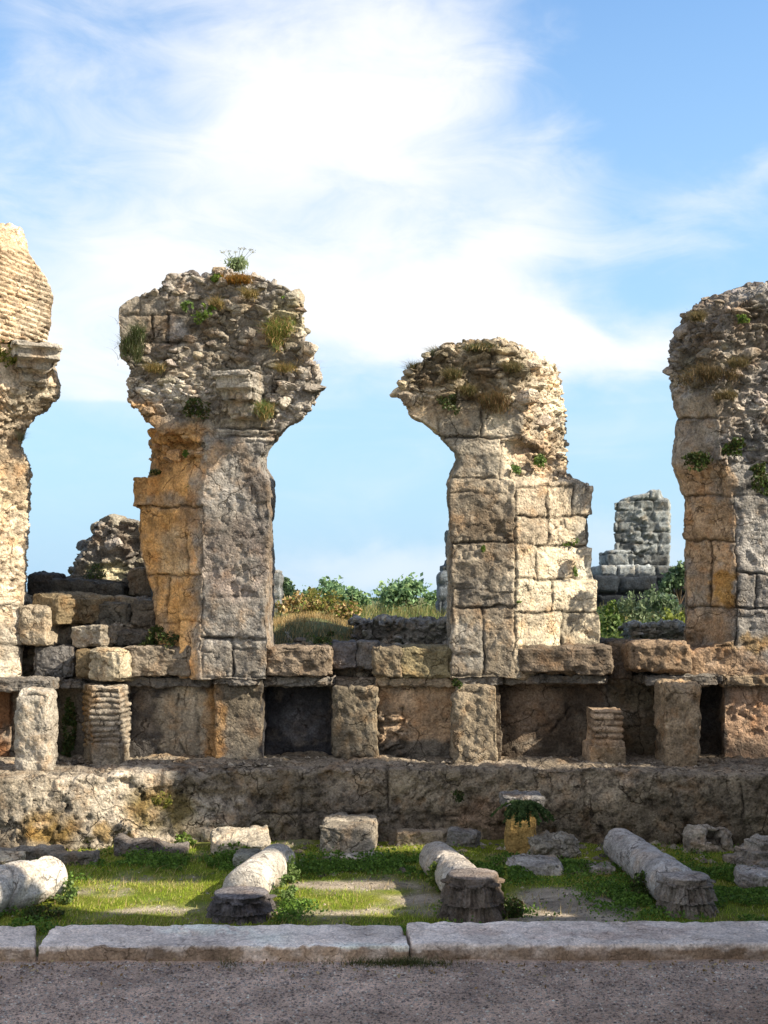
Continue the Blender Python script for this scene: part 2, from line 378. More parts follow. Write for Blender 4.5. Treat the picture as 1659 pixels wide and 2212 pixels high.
    if auto:                                  # coursed ashlar: (course height, block length)
        ch, bl = auto; zz = P0[:, 2]+0.02*vn(P0, 2, seed); row = np.floor(zz/ch+seed); fz = (zz/ch+seed-row)*ch
        uu = (P0[:, 0]+P0[:, 1])/bl + 3*_T[(row.astype(int)*31+7) & 65535]; fu = (uu-np.floor(uu))*bl
        dd = np.minimum(np.minimum(fz, ch-fz), np.minimum(fu, bl-fu)) + 0.008*vn(P0, 20, seed)
        bid = _T[((row*57+np.floor(uu)*91).astype(np.int64)) & 65535]
        ja = np.exp(-(dd/(0.07*ch))**2); d += (-jd*ja + 0.045*ch*bid)*(1-rw); tint *= (1+0.40*bid*(1-rw))*(1-0.55*ja*(1-rw))
    if len(joints):
        g = grooves(X, Y, joints, jw); gw = 0.35+0.65*sstep(-0.5, 0.2, vn(P0, 3, seed+9)); d -= jd*g*gw*(1-rw); tint *= 1-0.5*g*gw*(1-rw); tint *= 1-0.45*g*gw*(1-rw)
    for bi, r in enumerate(blocks):
        x0, x1, y0, y1 = r; di = np.minimum(np.minimum(X-x0, x1-X), np.minimum(Y-y0, y1-Y)); w = sstep(-1.5, 1.5, di)*(1-rw)
        t = _T[(bi*977+int(seed*100)) & 65535]; t2 = _T[(bi*577+int(seed*100)+9) & 65535]; g = np.exp(-(di/2.4)**2)*(1-rw)*(0.5+0.5*sstep(-0.4, 0.2, vn(P0, 4, seed+bi)))
        d += w*(0.010*t2) - 0.017*g; tint *= (1+w*0.20*t)*(1-0.55*g)
    V = V + N*d[:, None]
    C = np.tile(np.array(base, float), (len(V), 1))
    for pi_, p in enumerate(paints):
        z, col = p[0], np.array(p[1]); st = p[2] if len(p) > 2 else 1.0; sf = p[3] if len(p) > 3 else None
        w = rect_w(X0, Y0, z[1:], sf or 7) if z[0] == 'r' else ell_w(X0, Y0, z[1:], sf or 0.35)
        w = np.clip(w*st*np.clip(0.95+1.5*fbm(P0, 5, seed+7.7*pi_, 4), 0, 1), 0, 1)
        C = C*(1-w[:, None]) + col*w[:, None]
    tint *= 1+vcol*fbm(P0, 1.6, seed+40, 3)*2
    C = C*tint[:, None]
    sm_ = np.ones(len(Q), bool)
    if stones:
        k = np.where((rw > 0.6) & ((N[:, 1] < -0.25) | (N[:, 2] > 0.6)))[0]; V2, Q2, C2 = random_stones(V[k], N[k], stones, ssize, (0.36, 0.32, 0.265), seed, C[k])
        Q = np.concatenate([Q, Q2+len(V)]); V = np.concatenate([V, V2]); C = np.concatenate([C, C2]); sm_ = np.concatenate([sm_, np.zeros(len(Q2), bool)])
    return mesh_obj(name, V, Q, C, mat or M_STONE, parent, smooth=sm_)

def grid_cube(n):
    """unit cube surface as a welded grid"""
    idx = {}; V = []; Fq = []
    def vid(p):
        k = tuple(p)
        if k not in idx: idx[k] = len(V); V.append(k)
        return idx[k]
    for ax in range(3):
        for s in (0, n):
            for i in range(n):
                for j in range(n):
                    q = []
                    for (a, b) in ((0, 0), (1, 0), (1, 1), (0, 1)):
                        p = [0, 0, 0]; p[ax] = s; p[(ax+1) % 3] = i+a; p[(ax+2) % 3] = j+b; q.append(vid(p))
                    Fq.append(q if s else q[::-1])
    return np.array(V, float)/n*2-1, np.array(Fq)
_GC = {6: grid_cube(6), 16: grid_cube(22), 24: grid_cube(38)}
def rough_block(name, cx, cy, z0, sx, sy, sz, col, rot=(0, 0, 0), seed=0.0, k=9.0, amp=0.018, chip=0.05, n=16, mat=None, parent=None, taper=(1, 1), carve=None, vc=0.2):
    """a worn squared stone: base at z0, sizes sx sy sz, rotated about its base centre (degrees)"""
    G, Q = _GC[n]; G = G.copy()
    nr = (np.abs(G)**k).sum(1)**(1/k); S = G/nr[:, None]
    S = S*0.5 + G*0.5*0.985
    t = (S[:, 2]+1)/2
    P = S*np.array([sx, sy, sz])/2; P[:, 0] *= 1+(taper[0]-1)*t; P[:, 1] *= 1+(taper[1]-1)*t; P[:, 2] += sz/2
    dm = min(sx, sy, sz)
    if carve is not None: P = carve(P, S)
    o3 = seed*13.7
    N = normals(P, Q)
    corner = np.sort(np.abs(S), axis=1)[:, 1]
    d = amp*1.3*fbm(P, 4.5/max(0.25, dm*1.5), o3, 4) + amp*0.6*fbm(P, 22, o3+3, 3)
    d -= chip*dm*sstep(0.75, 1.0, corner)*sstep(0.0, 0.3, vn(P, 7, o3+9))*2.2; d -= 0.012*sstep(0.40, 0.55, vn(P, 7, o3+11)+0.5*vn(P, 18, o3+12)); cq = np.exp(-((vn(P, 3.5, o3+13)+0.3*vn(P, 14, o3+14))/0.05)**2)*sstep(0, 0.2, vn(P, 2.3, o3+15)); d -= 0.014*cq; vcr = 1-0.4*cq
    P = P + N*d[:, None]
    C = np.tile(np.array(col, float), (len(P), 1))*((1+vc*2*fbm(P, 5, o3+5, 3))*vcr)[:, None]
    R = np.array(Matrix.Rotation(math.radians(rot[2]), 3, 'Z') @ Matrix.Rotation(math.radians(rot[1]), 3, 'Y') @ Matrix.Rotation(math.radians(rot[0]), 3, 'X'))
    P = P @ R.T
    o = mesh_obj(name, P, Q, C, mat or M_STONE, parent, origin=(0, 0, 0))
    loc = Vector((cx, cy, z0))
    o.location = loc - (parent.location if parent is not None else Vector((0, 0, 0)))
    return o
def block_px(name, X0, X1, Y0, Y1, d, depth, col, **kw):
    """rough block whose front face covers that rectangle at distance d"""
    x0, x1, z1, z0 = wx(X0, d), wx(X1, d), wz(Y0, d), wz(Y1, d)
    return rough_block(name, (x0+x1)/2, d+depth/2, z0, x1-x0, depth, z1-z0, col, **kw)

# foliage ------------------------------------------------------------
def leaves(name, C, size, cols, rnd, mat=None, parent=None, up=0.3, long=1.7, origin=None):
    """small diamond leaves at centres C"""
    n = len(C); d = rnd.randn(n, 3); d[:, 2] += up*2; d /= np.linalg.norm(d, axis=1, keepdims=True)
    e = np.cross(d, rnd.randn(n, 3)); e /= np.maximum(np.linalg.norm(e, axis=1, keepdims=True), 1e-6)
    s = size*(0.6+0.8*rnd.rand(n))[:, None]
    V = np.empty((n, 4, 3)); V[:, 0] = C - d*s*long*0.5; V[:, 1] = C+e*s*0.5; V[:, 2] = C+d*s*long*0.5; V[:, 3] = C-e*s*0.5
    Q = np.arange(n*4).reshape(n, 4)
    cols = np.asarray(cols); k = rnd.randint(0, len(cols), n); col = cols[k]*(0.7+0.6*rnd.rand(n))[:, None]
    return mesh_obj(name, V.reshape(-1, 3), Q, np.repeat(col, 4, 0), mat or M_LEAF, parent, origin=origin, smooth=False)
def blades(name, B, length, width, cols, rnd, lean=0.5, mat=None, parent=None, dirv=None, origin=None):
    """curved grass blades rooted at B"""
    n = len(B); L = length*(0.5+0.8*rnd.rand(n))
    a = rnd.rand(n)*6.283; ln = lean*(0.3+rnd.rand(n)); dx = np.stack([np.cos(a), np.sin(a), 0*a], 1)
    if dirv is not None: dx = dx*0.6 + np.array(dirv)
    side = np.stack([-np.sin(a+0.6), np.cos(a+0.6), 0*a], 1)*width*0.5
    up = np.array([0, 0, 1.0]); V = np.empty((n, 6, 3))
    for i, t in enumerate((0, 0.5, 1.0)):
        c = B + up*(L*t*(1-0.25*ln*t))[:, None] + dx*(L*ln*t*t)[:, None]; w = (1-0.85*t)
        V[:, 2*i] = c-side*w; V[:, 2*i+1] = c+side*w
    q = np.array([[0, 1, 3, 2], [2, 3, 5, 4]]); Q = (np.arange(n)[:, None, None]*6 + q[None]).reshape(-1, 4)
    cols = np.asarray(cols); col = cols[rnd.randint(0, len(cols), n)]*(0.7+0.6*rnd.rand(n))[:, None]
    return mesh_obj(name, V.reshape(-1, 3), Q, np.repeat(col, 6, 0), mat or M_LEAF, parent, origin=origin, smooth=False)
GREENS = [(0.11, 0.19, 0.03), (0.15, 0.23, 0.04), (0.08, 0.13, 0.03), (0.20, 0.25, 0.06)]
DARKG = [(0.05, 0.085, 0.02), (0.075, 0.11, 0.03), (0.04, 0.06, 0.02), (0.09, 0.08, 0.03)]
DRY = [(0.48, 0.34, 0.15), (0.38, 0.25, 0.10), (0.55, 0.42, 0.22), (0.30, 0.22, 0.09)]
RUST = [(0.36, 0.16, 0.03), (0.30, 0.18, 0.05), (0.22, 0.16, 0.04)]
GREY = [(0.16, 0.18, 0.10), (0.12, 0.14, 0.08), (0.20, 0.20, 0.12)]
def tuft(name, label, X, Y, d, rx, ry, kind='blade', n=160, size=0.07, cols=GREENS, seed=1, cat='plant', lean=0.6, group=None, rz=None):
    """a plant rooted around the point seen at (X, Y) at distance d; rx, ry its half width and height in metres"""
    rnd = np.random.RandomState(seed); c = np.array([wx(X, d), d, wz(Y, d)])
    if kind == 'blade':
        kc = rnd.randint(0, 6, n); cc = rnd.randn(6, 2)*np.array([rx*0.40, max(0.0, ry-0.11)*0.30]); n = int(n)
        B = c + np.stack([cc[kc, 0] + rnd.randn(n)*rx*0.17, rnd.randn(n)*rx*0.25, cc[kc, 1] + max(0.0, ry-0.11)*0.4 + rnd.randn(n)*(0.012+0.12*max(0.0, ry-0.11))], 1)
        n2 = int(n*0.8); B = np.concatenate([B, B[:n2]+rnd.randn(n2, 3)*0.012])
        o = blades(name, B[:int(len(B)*0.75)], min(ry, 0.13)*0.65, 0.005, cols, rnd, lean=lean+0.9, origin=tuple(c))
    else:
        p = rnd.randn(n, 3); p /= np.linalg.norm(p, axis=1, keepdims=True); p *= (rnd.rand(n)**0.4)[:, None]
        B = c + p*np.array([rx, rx*0.6, ry*0.55]) + np.array([0, 0, ry*0.5])
        B += 0.45*rx*np.stack([vn(B, 7, seed), vn(B, 7, seed+3), vn(B, 7, seed+7)], 1); B = B[fbm(B, 14, seed, 2) > -0.12]
        o = leaves(name, B, size, cols, rnd, origin=tuple(c))
    return tag(o, label, cat, group)

# ------------------------------------------------------------------ ground sheet
def ax(lo, hi, step, far, g=1.35):
    a = list(np.arange(lo, hi+1e-6, step)); s = step
    p = [a[-1]]; q = [a[0]]
    while p[-1] < far: s *= g; p.append(p[-1]+s)
    s = step
    while q[-1] > -far: s *= g; q.append(q[-1]-s)
    return np.array(q[:0:-1] + a + p[1:])
def gheight(x, y):
    P = np.stack([x, y, 0*x], 1)
    near = 0.012*fbm(P, 2.0, 3, 4) + 0.004*fbm(P, 14, 5, 2)
    near += 0.05*sstep(9.2, 10.4, y)*(0.6+fbm(P, 1.5, 8, 3))
    back = 1.60 + 0.07*fbm(P, 0.8, 13, 4) + 0.004*np.clip(y-14, 0, 60) - 0.0
    back = back + 0.30*np.exp(-((x+0.85)/0.75)**2)*sstep(12.5, 13.4, y)*(1-sstep(15, 19, y))
    back = back + 0.25*np.exp(-((x+2.6)/0.9)**2)*sstep(12.2, 13.2, y)*(1-sstep(15, 18, y))
    s = sstep(11.45, 12.05, y)
    return near*(1-s) + back*s
gx = ax(-3.6, 3.6, 0.05, 600); gy = ax(6.9, 14.5, 0.05, 1500)
gxx, gyy = np.meshgrid(gx, gy); gp = np.stack([gxx.ravel(), gyy.ravel()], 1)
gz = gheight(gp[:, 0], gp[:, 1])
GV = np.column_stack([gp, gz])
nx, ny = len(gx), len(gy)
ii = (np.arange(ny-1)[:, None]*nx + np.arange(nx-1)[None]).ravel()
GQ = np.stack([ii, ii+1, ii+nx+1, ii+nx], 1)
def dirt_mask(x, y):                  # 1 = bare earth, 0 = grass
    P = np.stack([x, y, 0*x], 1); n = fbm(P, 2.5, 21, 4)
    m = np.exp(-(((x-1.30)/0.42)**2 + ((y-8.35)/0.60)**2)**2)*1.2
    m = np.maximum(m, 0.95*np.exp(-(((x+0.28)/0.55)**2 + ((y-9.02)/0.17)**2)))
    m = np.maximum(m, 0.95*np.exp(-(((x+0.30)/0.50)**2 + ((y-8.26)/0.14)**2)))
    m = np.maximum(m, 0.75*np.exp(-(((x+1.75)/0.55)**2 + ((y-8.25)/0.17)**2)))
    m = np.maximum(m, 0.6*np.exp(-(((x-0.15)/0.30)**2 + ((y-8.6)/0.3)**2)))
    return sstep(0.2, 0.9, 0.08 + m*0.95 + 0.95*n)
dm = dirt_mask(gp[:, 0], gp[:, 1]); Pg = np.column_stack([gp, 0*gz])
nA = fbm(Pg, 3.0, 51, 4)[:, None]; nB = fbm(Pg, 13.0, 57, 3)[:, None]
grassc = np.array([0.15, 0.18, 0.018]) + nA*np.array([0.06, 0.03, 0.01]) + nB*np.array([0.05, 0.04, 0.01])
dirtc = np.array([0.36, 0.31, 0.24])*(1+0.35*nB)
gc = grassc*(1-dm[:, None]) + dirtc*dm[:, None]
backm = sstep(11.0, 12.5, gp[:, 1])[:, None]
gc = gc*(1-backm) + (np.array([0.12, 0.13, 0.05])*(1+0.5*nA))*backm
ground = mesh_obj('ground', GV, GQ, gc, M_GROUND, origin=(0, 0, 0)); tag(ground, kind='structure')

# path
px = np.linspace(-9, 9, 240); py = np.linspace(-12, 7.12, 260)
pxx, pyy = np.meshgrid(px, py); pp = np.stack([pxx.ravel(), pyy.ravel(), 0*pxx.ravel()], 1)
pz = 0.035 + 0.010*fbm(pp, 1.5, 77, 4) + 0.003*fbm(pp, 9, 78, 3)
ii = (np.arange(259)[:, None]*240 + np.arange(239)[None]).ravel()
pc = np.array([0.76, 0.56, 0.43])*(1+0.18*fbm(pp, 1.2, 71, 4)+0.12*fbm(pp, 7, 72, 3))[:, None]
tag(mesh_obj('path', np.column_stack([pp[:, :2], pz]), np.stack([ii, ii+1, ii+241, ii+240], 1), pc, M_PATH, origin=(0, 0, 0)), kind='structure')

# gravel: small stones over the path and the bare earth
def pebbles(name, xy, z, r0, r1, cols, rnd, mat):
    n = len(xy); base = np.array([[1, 0, 0], [0, 1, 0], [-1, 0, 0], [0, -1, 0], [0, 0, 1], [0, 0, -1]], float)
    tri = np.array([[0, 1, 4], [1, 2, 4], [2, 3, 4], [3, 0, 4], [1, 0, 5], [2, 1, 5], [3, 2, 5], [0, 3, 5]])
    r = (r0+(r1-r0)*rnd.rand(n)**3)[:, None, None]; a = rnd.rand(n)*6.28
    V = base[None]*(0.6+0.7*rnd.rand(n, 6, 1))*r; V[:, :, 2] *= 0.6
    c, s = np.cos(a)[:, None], np.sin(a)[:, None]; vx = V[:, :, 0]*c-V[:, :, 1]*s; vy = V[:, :, 0]*s+V[:, :, 1]*c
    V = np.stack([vx+xy[:, 0:1], vy+xy[:, 1:2], V[:, :, 2]+z[:, None]], 2)
    T = (np.arange(n)[:, None, None]*6+tri[None]).reshape(-1, 3)
    cols = np.asarray(cols); col = cols[rnd.randint(0, len(cols), n)]*(0.6+0.8*rnd.rand(n))[:, None]
    return mesh_obj(name, V.reshape(-1, 3), T, np.repeat(col, 6, 0), mat, origin=(0, 0, 0), smooth=False)
rnd = np.random.RandomState(3)
n = 42000; xy = np.stack([rnd.uniform(-3.0, 3.0, n), 5.4+1.6*rnd.rand(n)], 1)
P3 = np.column_stack([xy, 0*xy[:, 0]]); zz = 0.036 + 0.010*fbm(P3, 1.5, 77, 4) + 0.003*fbm(P3, 9, 78, 3)
tag(pebbles('gravel', xy, zz, 0.003, 0.012, [(0.40, 0.33, 0.29), (0.52, 0.43, 0.38), (0.28, 0.23, 0.20), (0.75, 0.68, 0.60), (0.46, 0.33, 0.27)], rnd, M_PATH), 'fine pinkish grey gravel strewn over the path in front of the kerb', 'gravel', kind='stuff')
n = 9000; xy = np.stack([rnd.uniform(-3.4, 3.6, n), rnd.uniform(7.6, 10.4, n)], 1); keep = rnd.rand(n) < 0.05+dirt_mask(xy[:, 0], xy[:, 1]); xy = xy[keep]
tag(pebbles('small_stones', xy, gheight(xy[:, 0], xy[:, 1]), 0.004, 0.02, [(0.3, 0.27, 0.22), (0.4, 0.36, 0.3), (0.2, 0.18, 0.15)], rnd, M_STONE), 'small pale stones on the bare earth between the fallen columns', 'stones', kind='stuff')

n = 2600; xy = np.stack([rnd.uniform(-3.4, 3.8, n), rnd.uniform(10.3, 11.3, n)], 1); fy = np.interp(xy[:, 0], [-7, -2.95, -1.7, -0.9, 1.2, 2.2, 3.3, 7], [9.75, 10.0, 10.46, 10.62, 10.58, 10.36, 10.1, 9.9])
xy = xy[xy[:, 1] > fy+0.10]; P3 = np.column_stack([xy, 0*xy[:, 0]]); xy = xy[fbm(P3, 2.5, 5, 3)+0.35*sstep(10.8, 11.2, xy[:, 1]) > 0.05]
tag(pebbles('rubble_litter', xy, np.full(len(xy), 0.655), 0.006, 0.04, [(0.26, 0.22, 0.17), (0.34, 0.30, 0.24), (0.15, 0.13, 0.11)], rnd, M_STONE), 'small broken stones and crumbs lying on top of the plinth', 'rubble', kind='stuff')
n = 1100; xy = np.stack([rnd.uniform(-3.4, 3.4, n), rnd.uniform(9.3, 10.5, n)], 1); P3 = np.column_stack([xy, 0*xy[:, 0]]); xy = xy[fbm(P3, 2.0, 6, 3)+0.5*sstep(9.6, 10.4, xy[:, 1]) > 0.2]
tag(pebbles('rubble_litter', xy, gheight(xy[:, 0], xy[:, 1]), 0.01, 0.06, [(0.26, 0.22, 0.17), (0.34, 0.30, 0.24), (0.15, 0.13, 0.11)], rnd, M_STONE), 'broken stones fallen at the foot of the plinth', 'rubble', kind='stuff')
# ------------------------------------------------------------------ the wall: plinth, niche wall
CREAM, GREYS, ORANGE_BOUNCE, PINK, DARK, SHADE_AND_SOOT, TAN = (0.58, 0.50, 0.38), (0.34, 0.32, 0.29), (0.74, 0.43, 0.17), (0.40, 0.29, 0.19), (0.13, 0.115, 0.095), (0.075, 0.07, 0.066), (0.33, 0.27, 0.19)  # orange includes painted bounce light; the near-black tone also paints niche shade
front = [(-7, 9.75), (-2.95, 10.0), (-1.7, 10.46), (-0.9, 10.62), (1.2, 10.58), (2.2, 10.36), (3.3, 10.1), (7, 9.9)]
pl = masonry('plinth_wall', [planprism(front + [(7, 11.7), (-7, 11.7)], -0.15, 0.655)], 0.019, (0.27, 0.225, 0.165),
    paints=[(('e', 260, 1745, 260, 95), (0.54, 0.48, 0.39), 0.9), (('e', 110, 1790, 60, 40), (0.30, 0.19, 0.05), 0.9), (('e', 350, 1745, 75, 50), (0.20, 0.15, 0.05), 0.9), (('e', 215, 1795, 25, 22), (0.26, 0.17, 0.05), 0.8),
            (('e', 700, 1770, 230, 90), (0.16, 0.14, 0.12), 0.55), (('e', 1050, 1770, 80, 50), (0.30, 0.19, 0.12), 0.6), (('e', 1400, 1780, 320, 50), (0.15, 0.12, 0.085), 0.55), (('e', 1000, 1700, 240, 30), (0.36, 0.30, 0.22), 0.5),
            (('r', 1200, 1700, 1670, 1720), (0.34, 0.28, 0.21), 0.6), (('r', 0, 1700, 1640, 1668), (0.30, 0.26, 0.22), 0.5)],
    joints=[(655, 1665, 655, 1830), (835, 1655, 838, 1760), (1255, 1660, 1260, 1720), (1600, 1690, 1604, 1760), (560, 1755, 1000, 1760)],
    rough=1.7, warp=0.032, mat=M_TUFA, pits=0.060, seed=2.3)
tag(pl, 'long low pitted stone plinth running along the foot of the ruin', 'plinth')

nichew = empty('niche_wall', (0, 11.3, 0.6)); tag(nichew, 'low dark wall of shallow niches between the plinth and the tall piers', 'wall')
strips = [(-500, 20, 11.25), (20, 102, 11.30), (102, 160, 11.50), (160, 270, 11.40), (268, 466, 11.32), (464, 568, 11.14), (566, 718, 11.52), (716, 816, 11.34), (814, 986, 11.26), (984, 1080, 11.20), (1078, 1312, 11.40), (1310, 1440, 11.46), (1438, 1512, 11.24), (1510, 1566, 11.50), (1564, 2200, 11.24)]
sh = [boxw(wx(a, d), wx(b, d), d, 12.2, 0.50, 1.405) for a, b, d in strips]
masonry('niche_panel', sh, 0.014, (0.22, 0.185, 0.145),  # near-black niche zones put the shade of the recesses into the colour
    paints=[(('r', 265, 465, 1470, 1655), SHADE_AND_SOOT, 1.3), (('e', 400, 1560, 62, 74), (0.42, 0.36, 0.27), 1.5, 0.22), (('r', 440, 486, 1480, 1650), (0.40, 0.23, 0.09), 0.8), (('r', 488, 566, 1480, 1650), (0.28, 0.24, 0.18), 0.9),
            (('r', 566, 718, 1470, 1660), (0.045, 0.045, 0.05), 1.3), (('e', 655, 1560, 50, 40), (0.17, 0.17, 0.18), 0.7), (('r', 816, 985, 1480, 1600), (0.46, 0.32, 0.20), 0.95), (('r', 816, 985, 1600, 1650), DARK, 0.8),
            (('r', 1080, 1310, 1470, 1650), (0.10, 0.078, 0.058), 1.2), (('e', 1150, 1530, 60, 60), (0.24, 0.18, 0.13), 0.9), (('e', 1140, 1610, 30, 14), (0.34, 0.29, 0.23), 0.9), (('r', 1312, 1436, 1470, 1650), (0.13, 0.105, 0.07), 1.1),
            (('r', 1510, 1566, 1470, 1660), SHADE_AND_SOOT, 1.2), (('r', 1566, 1800, 1480, 1640), (0.46, 0.31, 0.21), 0.9), (('r', 100, 160, 1480, 1660), (0.20, 0.17, 0.11), 0.8), (('r', -100, 25, 1480, 1690), (0.27, 0.13, 0.06), 0.9)],  # dark strip right of the ochre post is painted shadow
    joints=[(385, 1500, 380, 1580), (380, 1580, 405, 1640), (425, 1490, 430, 1600), (870, 1530, 870, 1580), (816, 1548, 870, 1546), (816, 1590, 880, 1596), (816, 1612, 880, 1618), (1190, 1580, 1235, 1530), (1590, 1540, 1640, 1560), (1620, 1480, 1640, 1530)],
    rubble=[(816, 880, 1545, 1640), (1312, 1425, 1460, 1505)], rough=1.1, warp=0.022, parent=nichew, seed=5.1, ra=0.05)
masonry('wall_core', [boxd(-60, 350, 1300, 1470, 11.95, 12.3), boxd(50, 350, 1345, 1470, 11.75, 12.2), boxd(560, 985, 1402, 1470, 11.62, 12.2), boxd(1300, 1480, 1400, 1475, 11.75, 12.2)], 0.022, (0.20, 0.17, 0.13), rubble=[(-100, 1700, 1280, 1480)], ra=0.07, rs=6, rough=1.4, parent=nichew, seed=77, stones=160, ssize=0.08)
for i, (a, b, y0, y1, d) in enumerate([(262, 460, 1462, 1484, 11.24), (458, 560, 1463, 1482, 11.08), (558, 722, 1460, 1484, 11.20), (812, 986, 1463, 1484, 11.18), (986, 1088, 1461, 1482, 11.10), (1086, 1314, 1458, 1478, 11.20), (1396, 1566, 1458, 1482, 11.16), (1562, 1800, 1459, 1484, 11.16), (-60, 112, 1468, 1494, 10.86), (108, 182, 1470, 1488, 11.24)]):
    block_px('cornice_slab', a, b, y0, y1, d, 0.45, (0.19, 0.175, 0.155) if i not in (3, 7) else (0.33, 0.26, 0.18), seed=40+i, n=24, amp=0.020, chip=0.45, k=9, parent=nichew, rot=(0, 0.4*math.sin(i*2.1), 0))

# ------------------------------------------------------------------ four tall piers
def pier(label, builder, grp='tall ruined piers of the wall'):
    root = empty('ruined_pier', builder[0]); tag(root, label, 'pier', grp); return root

# pier at the far left edge
r1 = pier('tall sunlit pier with a brick haunch, cut off by the left edge of the photo', ((-3.8, 11.5, 1.4),))
bk = [(-700, 1475), (50, 1475), (52, 1300), (58, 1100), (62, 1000), (44, 975), (40, 950), (50, 925), (85, 890), (112, 868), (128, 835), (120, 800), (92, 770), (85, 745), (-15, 745), (-20, 700), (0, 640), (0, 560), (-5, 525), (-2, 488), (-60, 470), (-700, 470)]
fr = [(-700, 1475), (-105, 1475), (-105, 1300), (-105, 1100), (-105, 1000), (-115, 975), (-115, 950), (-105, 925), (-70, 890), (-35, 868), (-15, 835), (-20, 800), (-60, 770), (-70, 745), (-100, 745), (-110, 700), (-100, 640), (-100, 560), (-105, 525), (-105, 488), (-160, 470), (-700, 470)]
masonry('pier_body', [loft([(10.85, fr), (11.32, bk), (12.1, bk)])], 0.016, (0.56, 0.47, 0.35),
    paints=[(('r', 0, 60, 1300, 1475), (0.60, 0.55, 0.46), 0.8), (('r', -50, 140, 940, 1100), (0.64, 0.50, 0.33), 0.6), (('e', 80, 860, 60, 30), (0.34, 0.32, 0.26), 0.8)],
    joints=[(-40, 1310, 60, 1308), (-40, 1394, 60, 1392), (-40, 1190, 60, 1192), (-40, 1100, 60, 1098)], rubble=[(-50, 140, 820, 1290)], ra=0.030, rs=9, parent=r1, seed=8.2)
bk = [(-60, 745), (100, 740), (110, 700), (112, 640), (100, 600), (78, 568), (60, 540), (42, 498), (20, 488), (-60, 480)]
fr = [(-60, 745), (30, 740), (22, 700), (12, 640), (8, 600), (6, 568), (4, 540), (0, 505), (-5, 500), (-60, 480)]
masonry('brick_haunch', [loft([(11.0, [(x-30, y) for x, y in fr]), (11.06, fr), (11.42, bk), (11.9, bk)])], 0.013, (0.60, 0.46, 0.31),
    paints=[(('r', 30, 130, 590, 745), (0.46, 0.40, 0.31), 0.6)], bricks=[(-50, 150, 535, 745, 0.050, 0.22)], rubble=[(-50, 150, 470, 530)], ra=0.035, parent=r1, seed=9.9, rough=0.6, warp=0.014)
def bracket(cx, y, z0, w, dp, h, parent, seed, rz):
    def carve(P, S):
        t = (S[:, 2]+1)/2; step = 0.62+0.16*(t > 0.35)+0.14*(t > 0.6)+0.08*(t > 0.85)
        P[:, 0] *= step; P[:, 1] = (P[:, 1]-dp/2)*step+dp/2; return P
    return rough_block('bracket', cx, y, z0, w, dp, h, (0.38, 0.35, 0.30), rot=(0, 0, rz), seed=seed, n=24, amp=0.008, chip=0.08, carve=carve, parent=parent)
bracket(wx(62, 11.0), 11.12, wz(832, 11.0), 0.46, 0.75, 0.36, r1, 3, 24)
block_px('flank_block', 40, 105, 1308, 1396, 11.25, 0.5, (0.46, 0.39, 0.29), seed=61, parent=r1, chip=0.08)

# second pier: mushroom shaped
r2 = pier('mushroom shaped pier with a wide rubble head, orange flank and grey front', ((-1.6, 11.5, 1.4),))
fr = [(432, 1468), (434, 1180), (437, 1090), (440, 1030), (452, 1000), (446, 955), (400, 940), (345, 935), (312, 895), (274, 862), (278, 790), (258, 770), (254, 665), (290, 642), (345, 628), (366, 594), (415, 586), (436, 600), (455, 592), (470, 578), (500, 588), (560, 598), (620, 622), (652, 650), (655, 755), (684, 798), (690, 845), (672, 868), (650, 902), (610, 930), (577, 962), (558, 988), (560, 1012), (580, 1040), (580, 1200), (577, 1468)]
bk = [(345, 1468), (330, 1280), (302, 1180), (302, 1095), (330, 1000), (328, 955), (345, 935), (345, 925), (322, 890), (294, 862), (298, 800), (282, 780), (274, 680), (305, 656), (355, 640), (376, 606), (415, 600), (436, 610), (455, 602), (470, 594), (500, 600), (560, 612), (620, 636), (650, 664), (652, 755), (678, 800), (684, 845), (668, 868), (648, 900), (616, 928), (588, 960), (572, 988), (574, 1012), (590, 1040), (592, 1200), (590, 1468)]
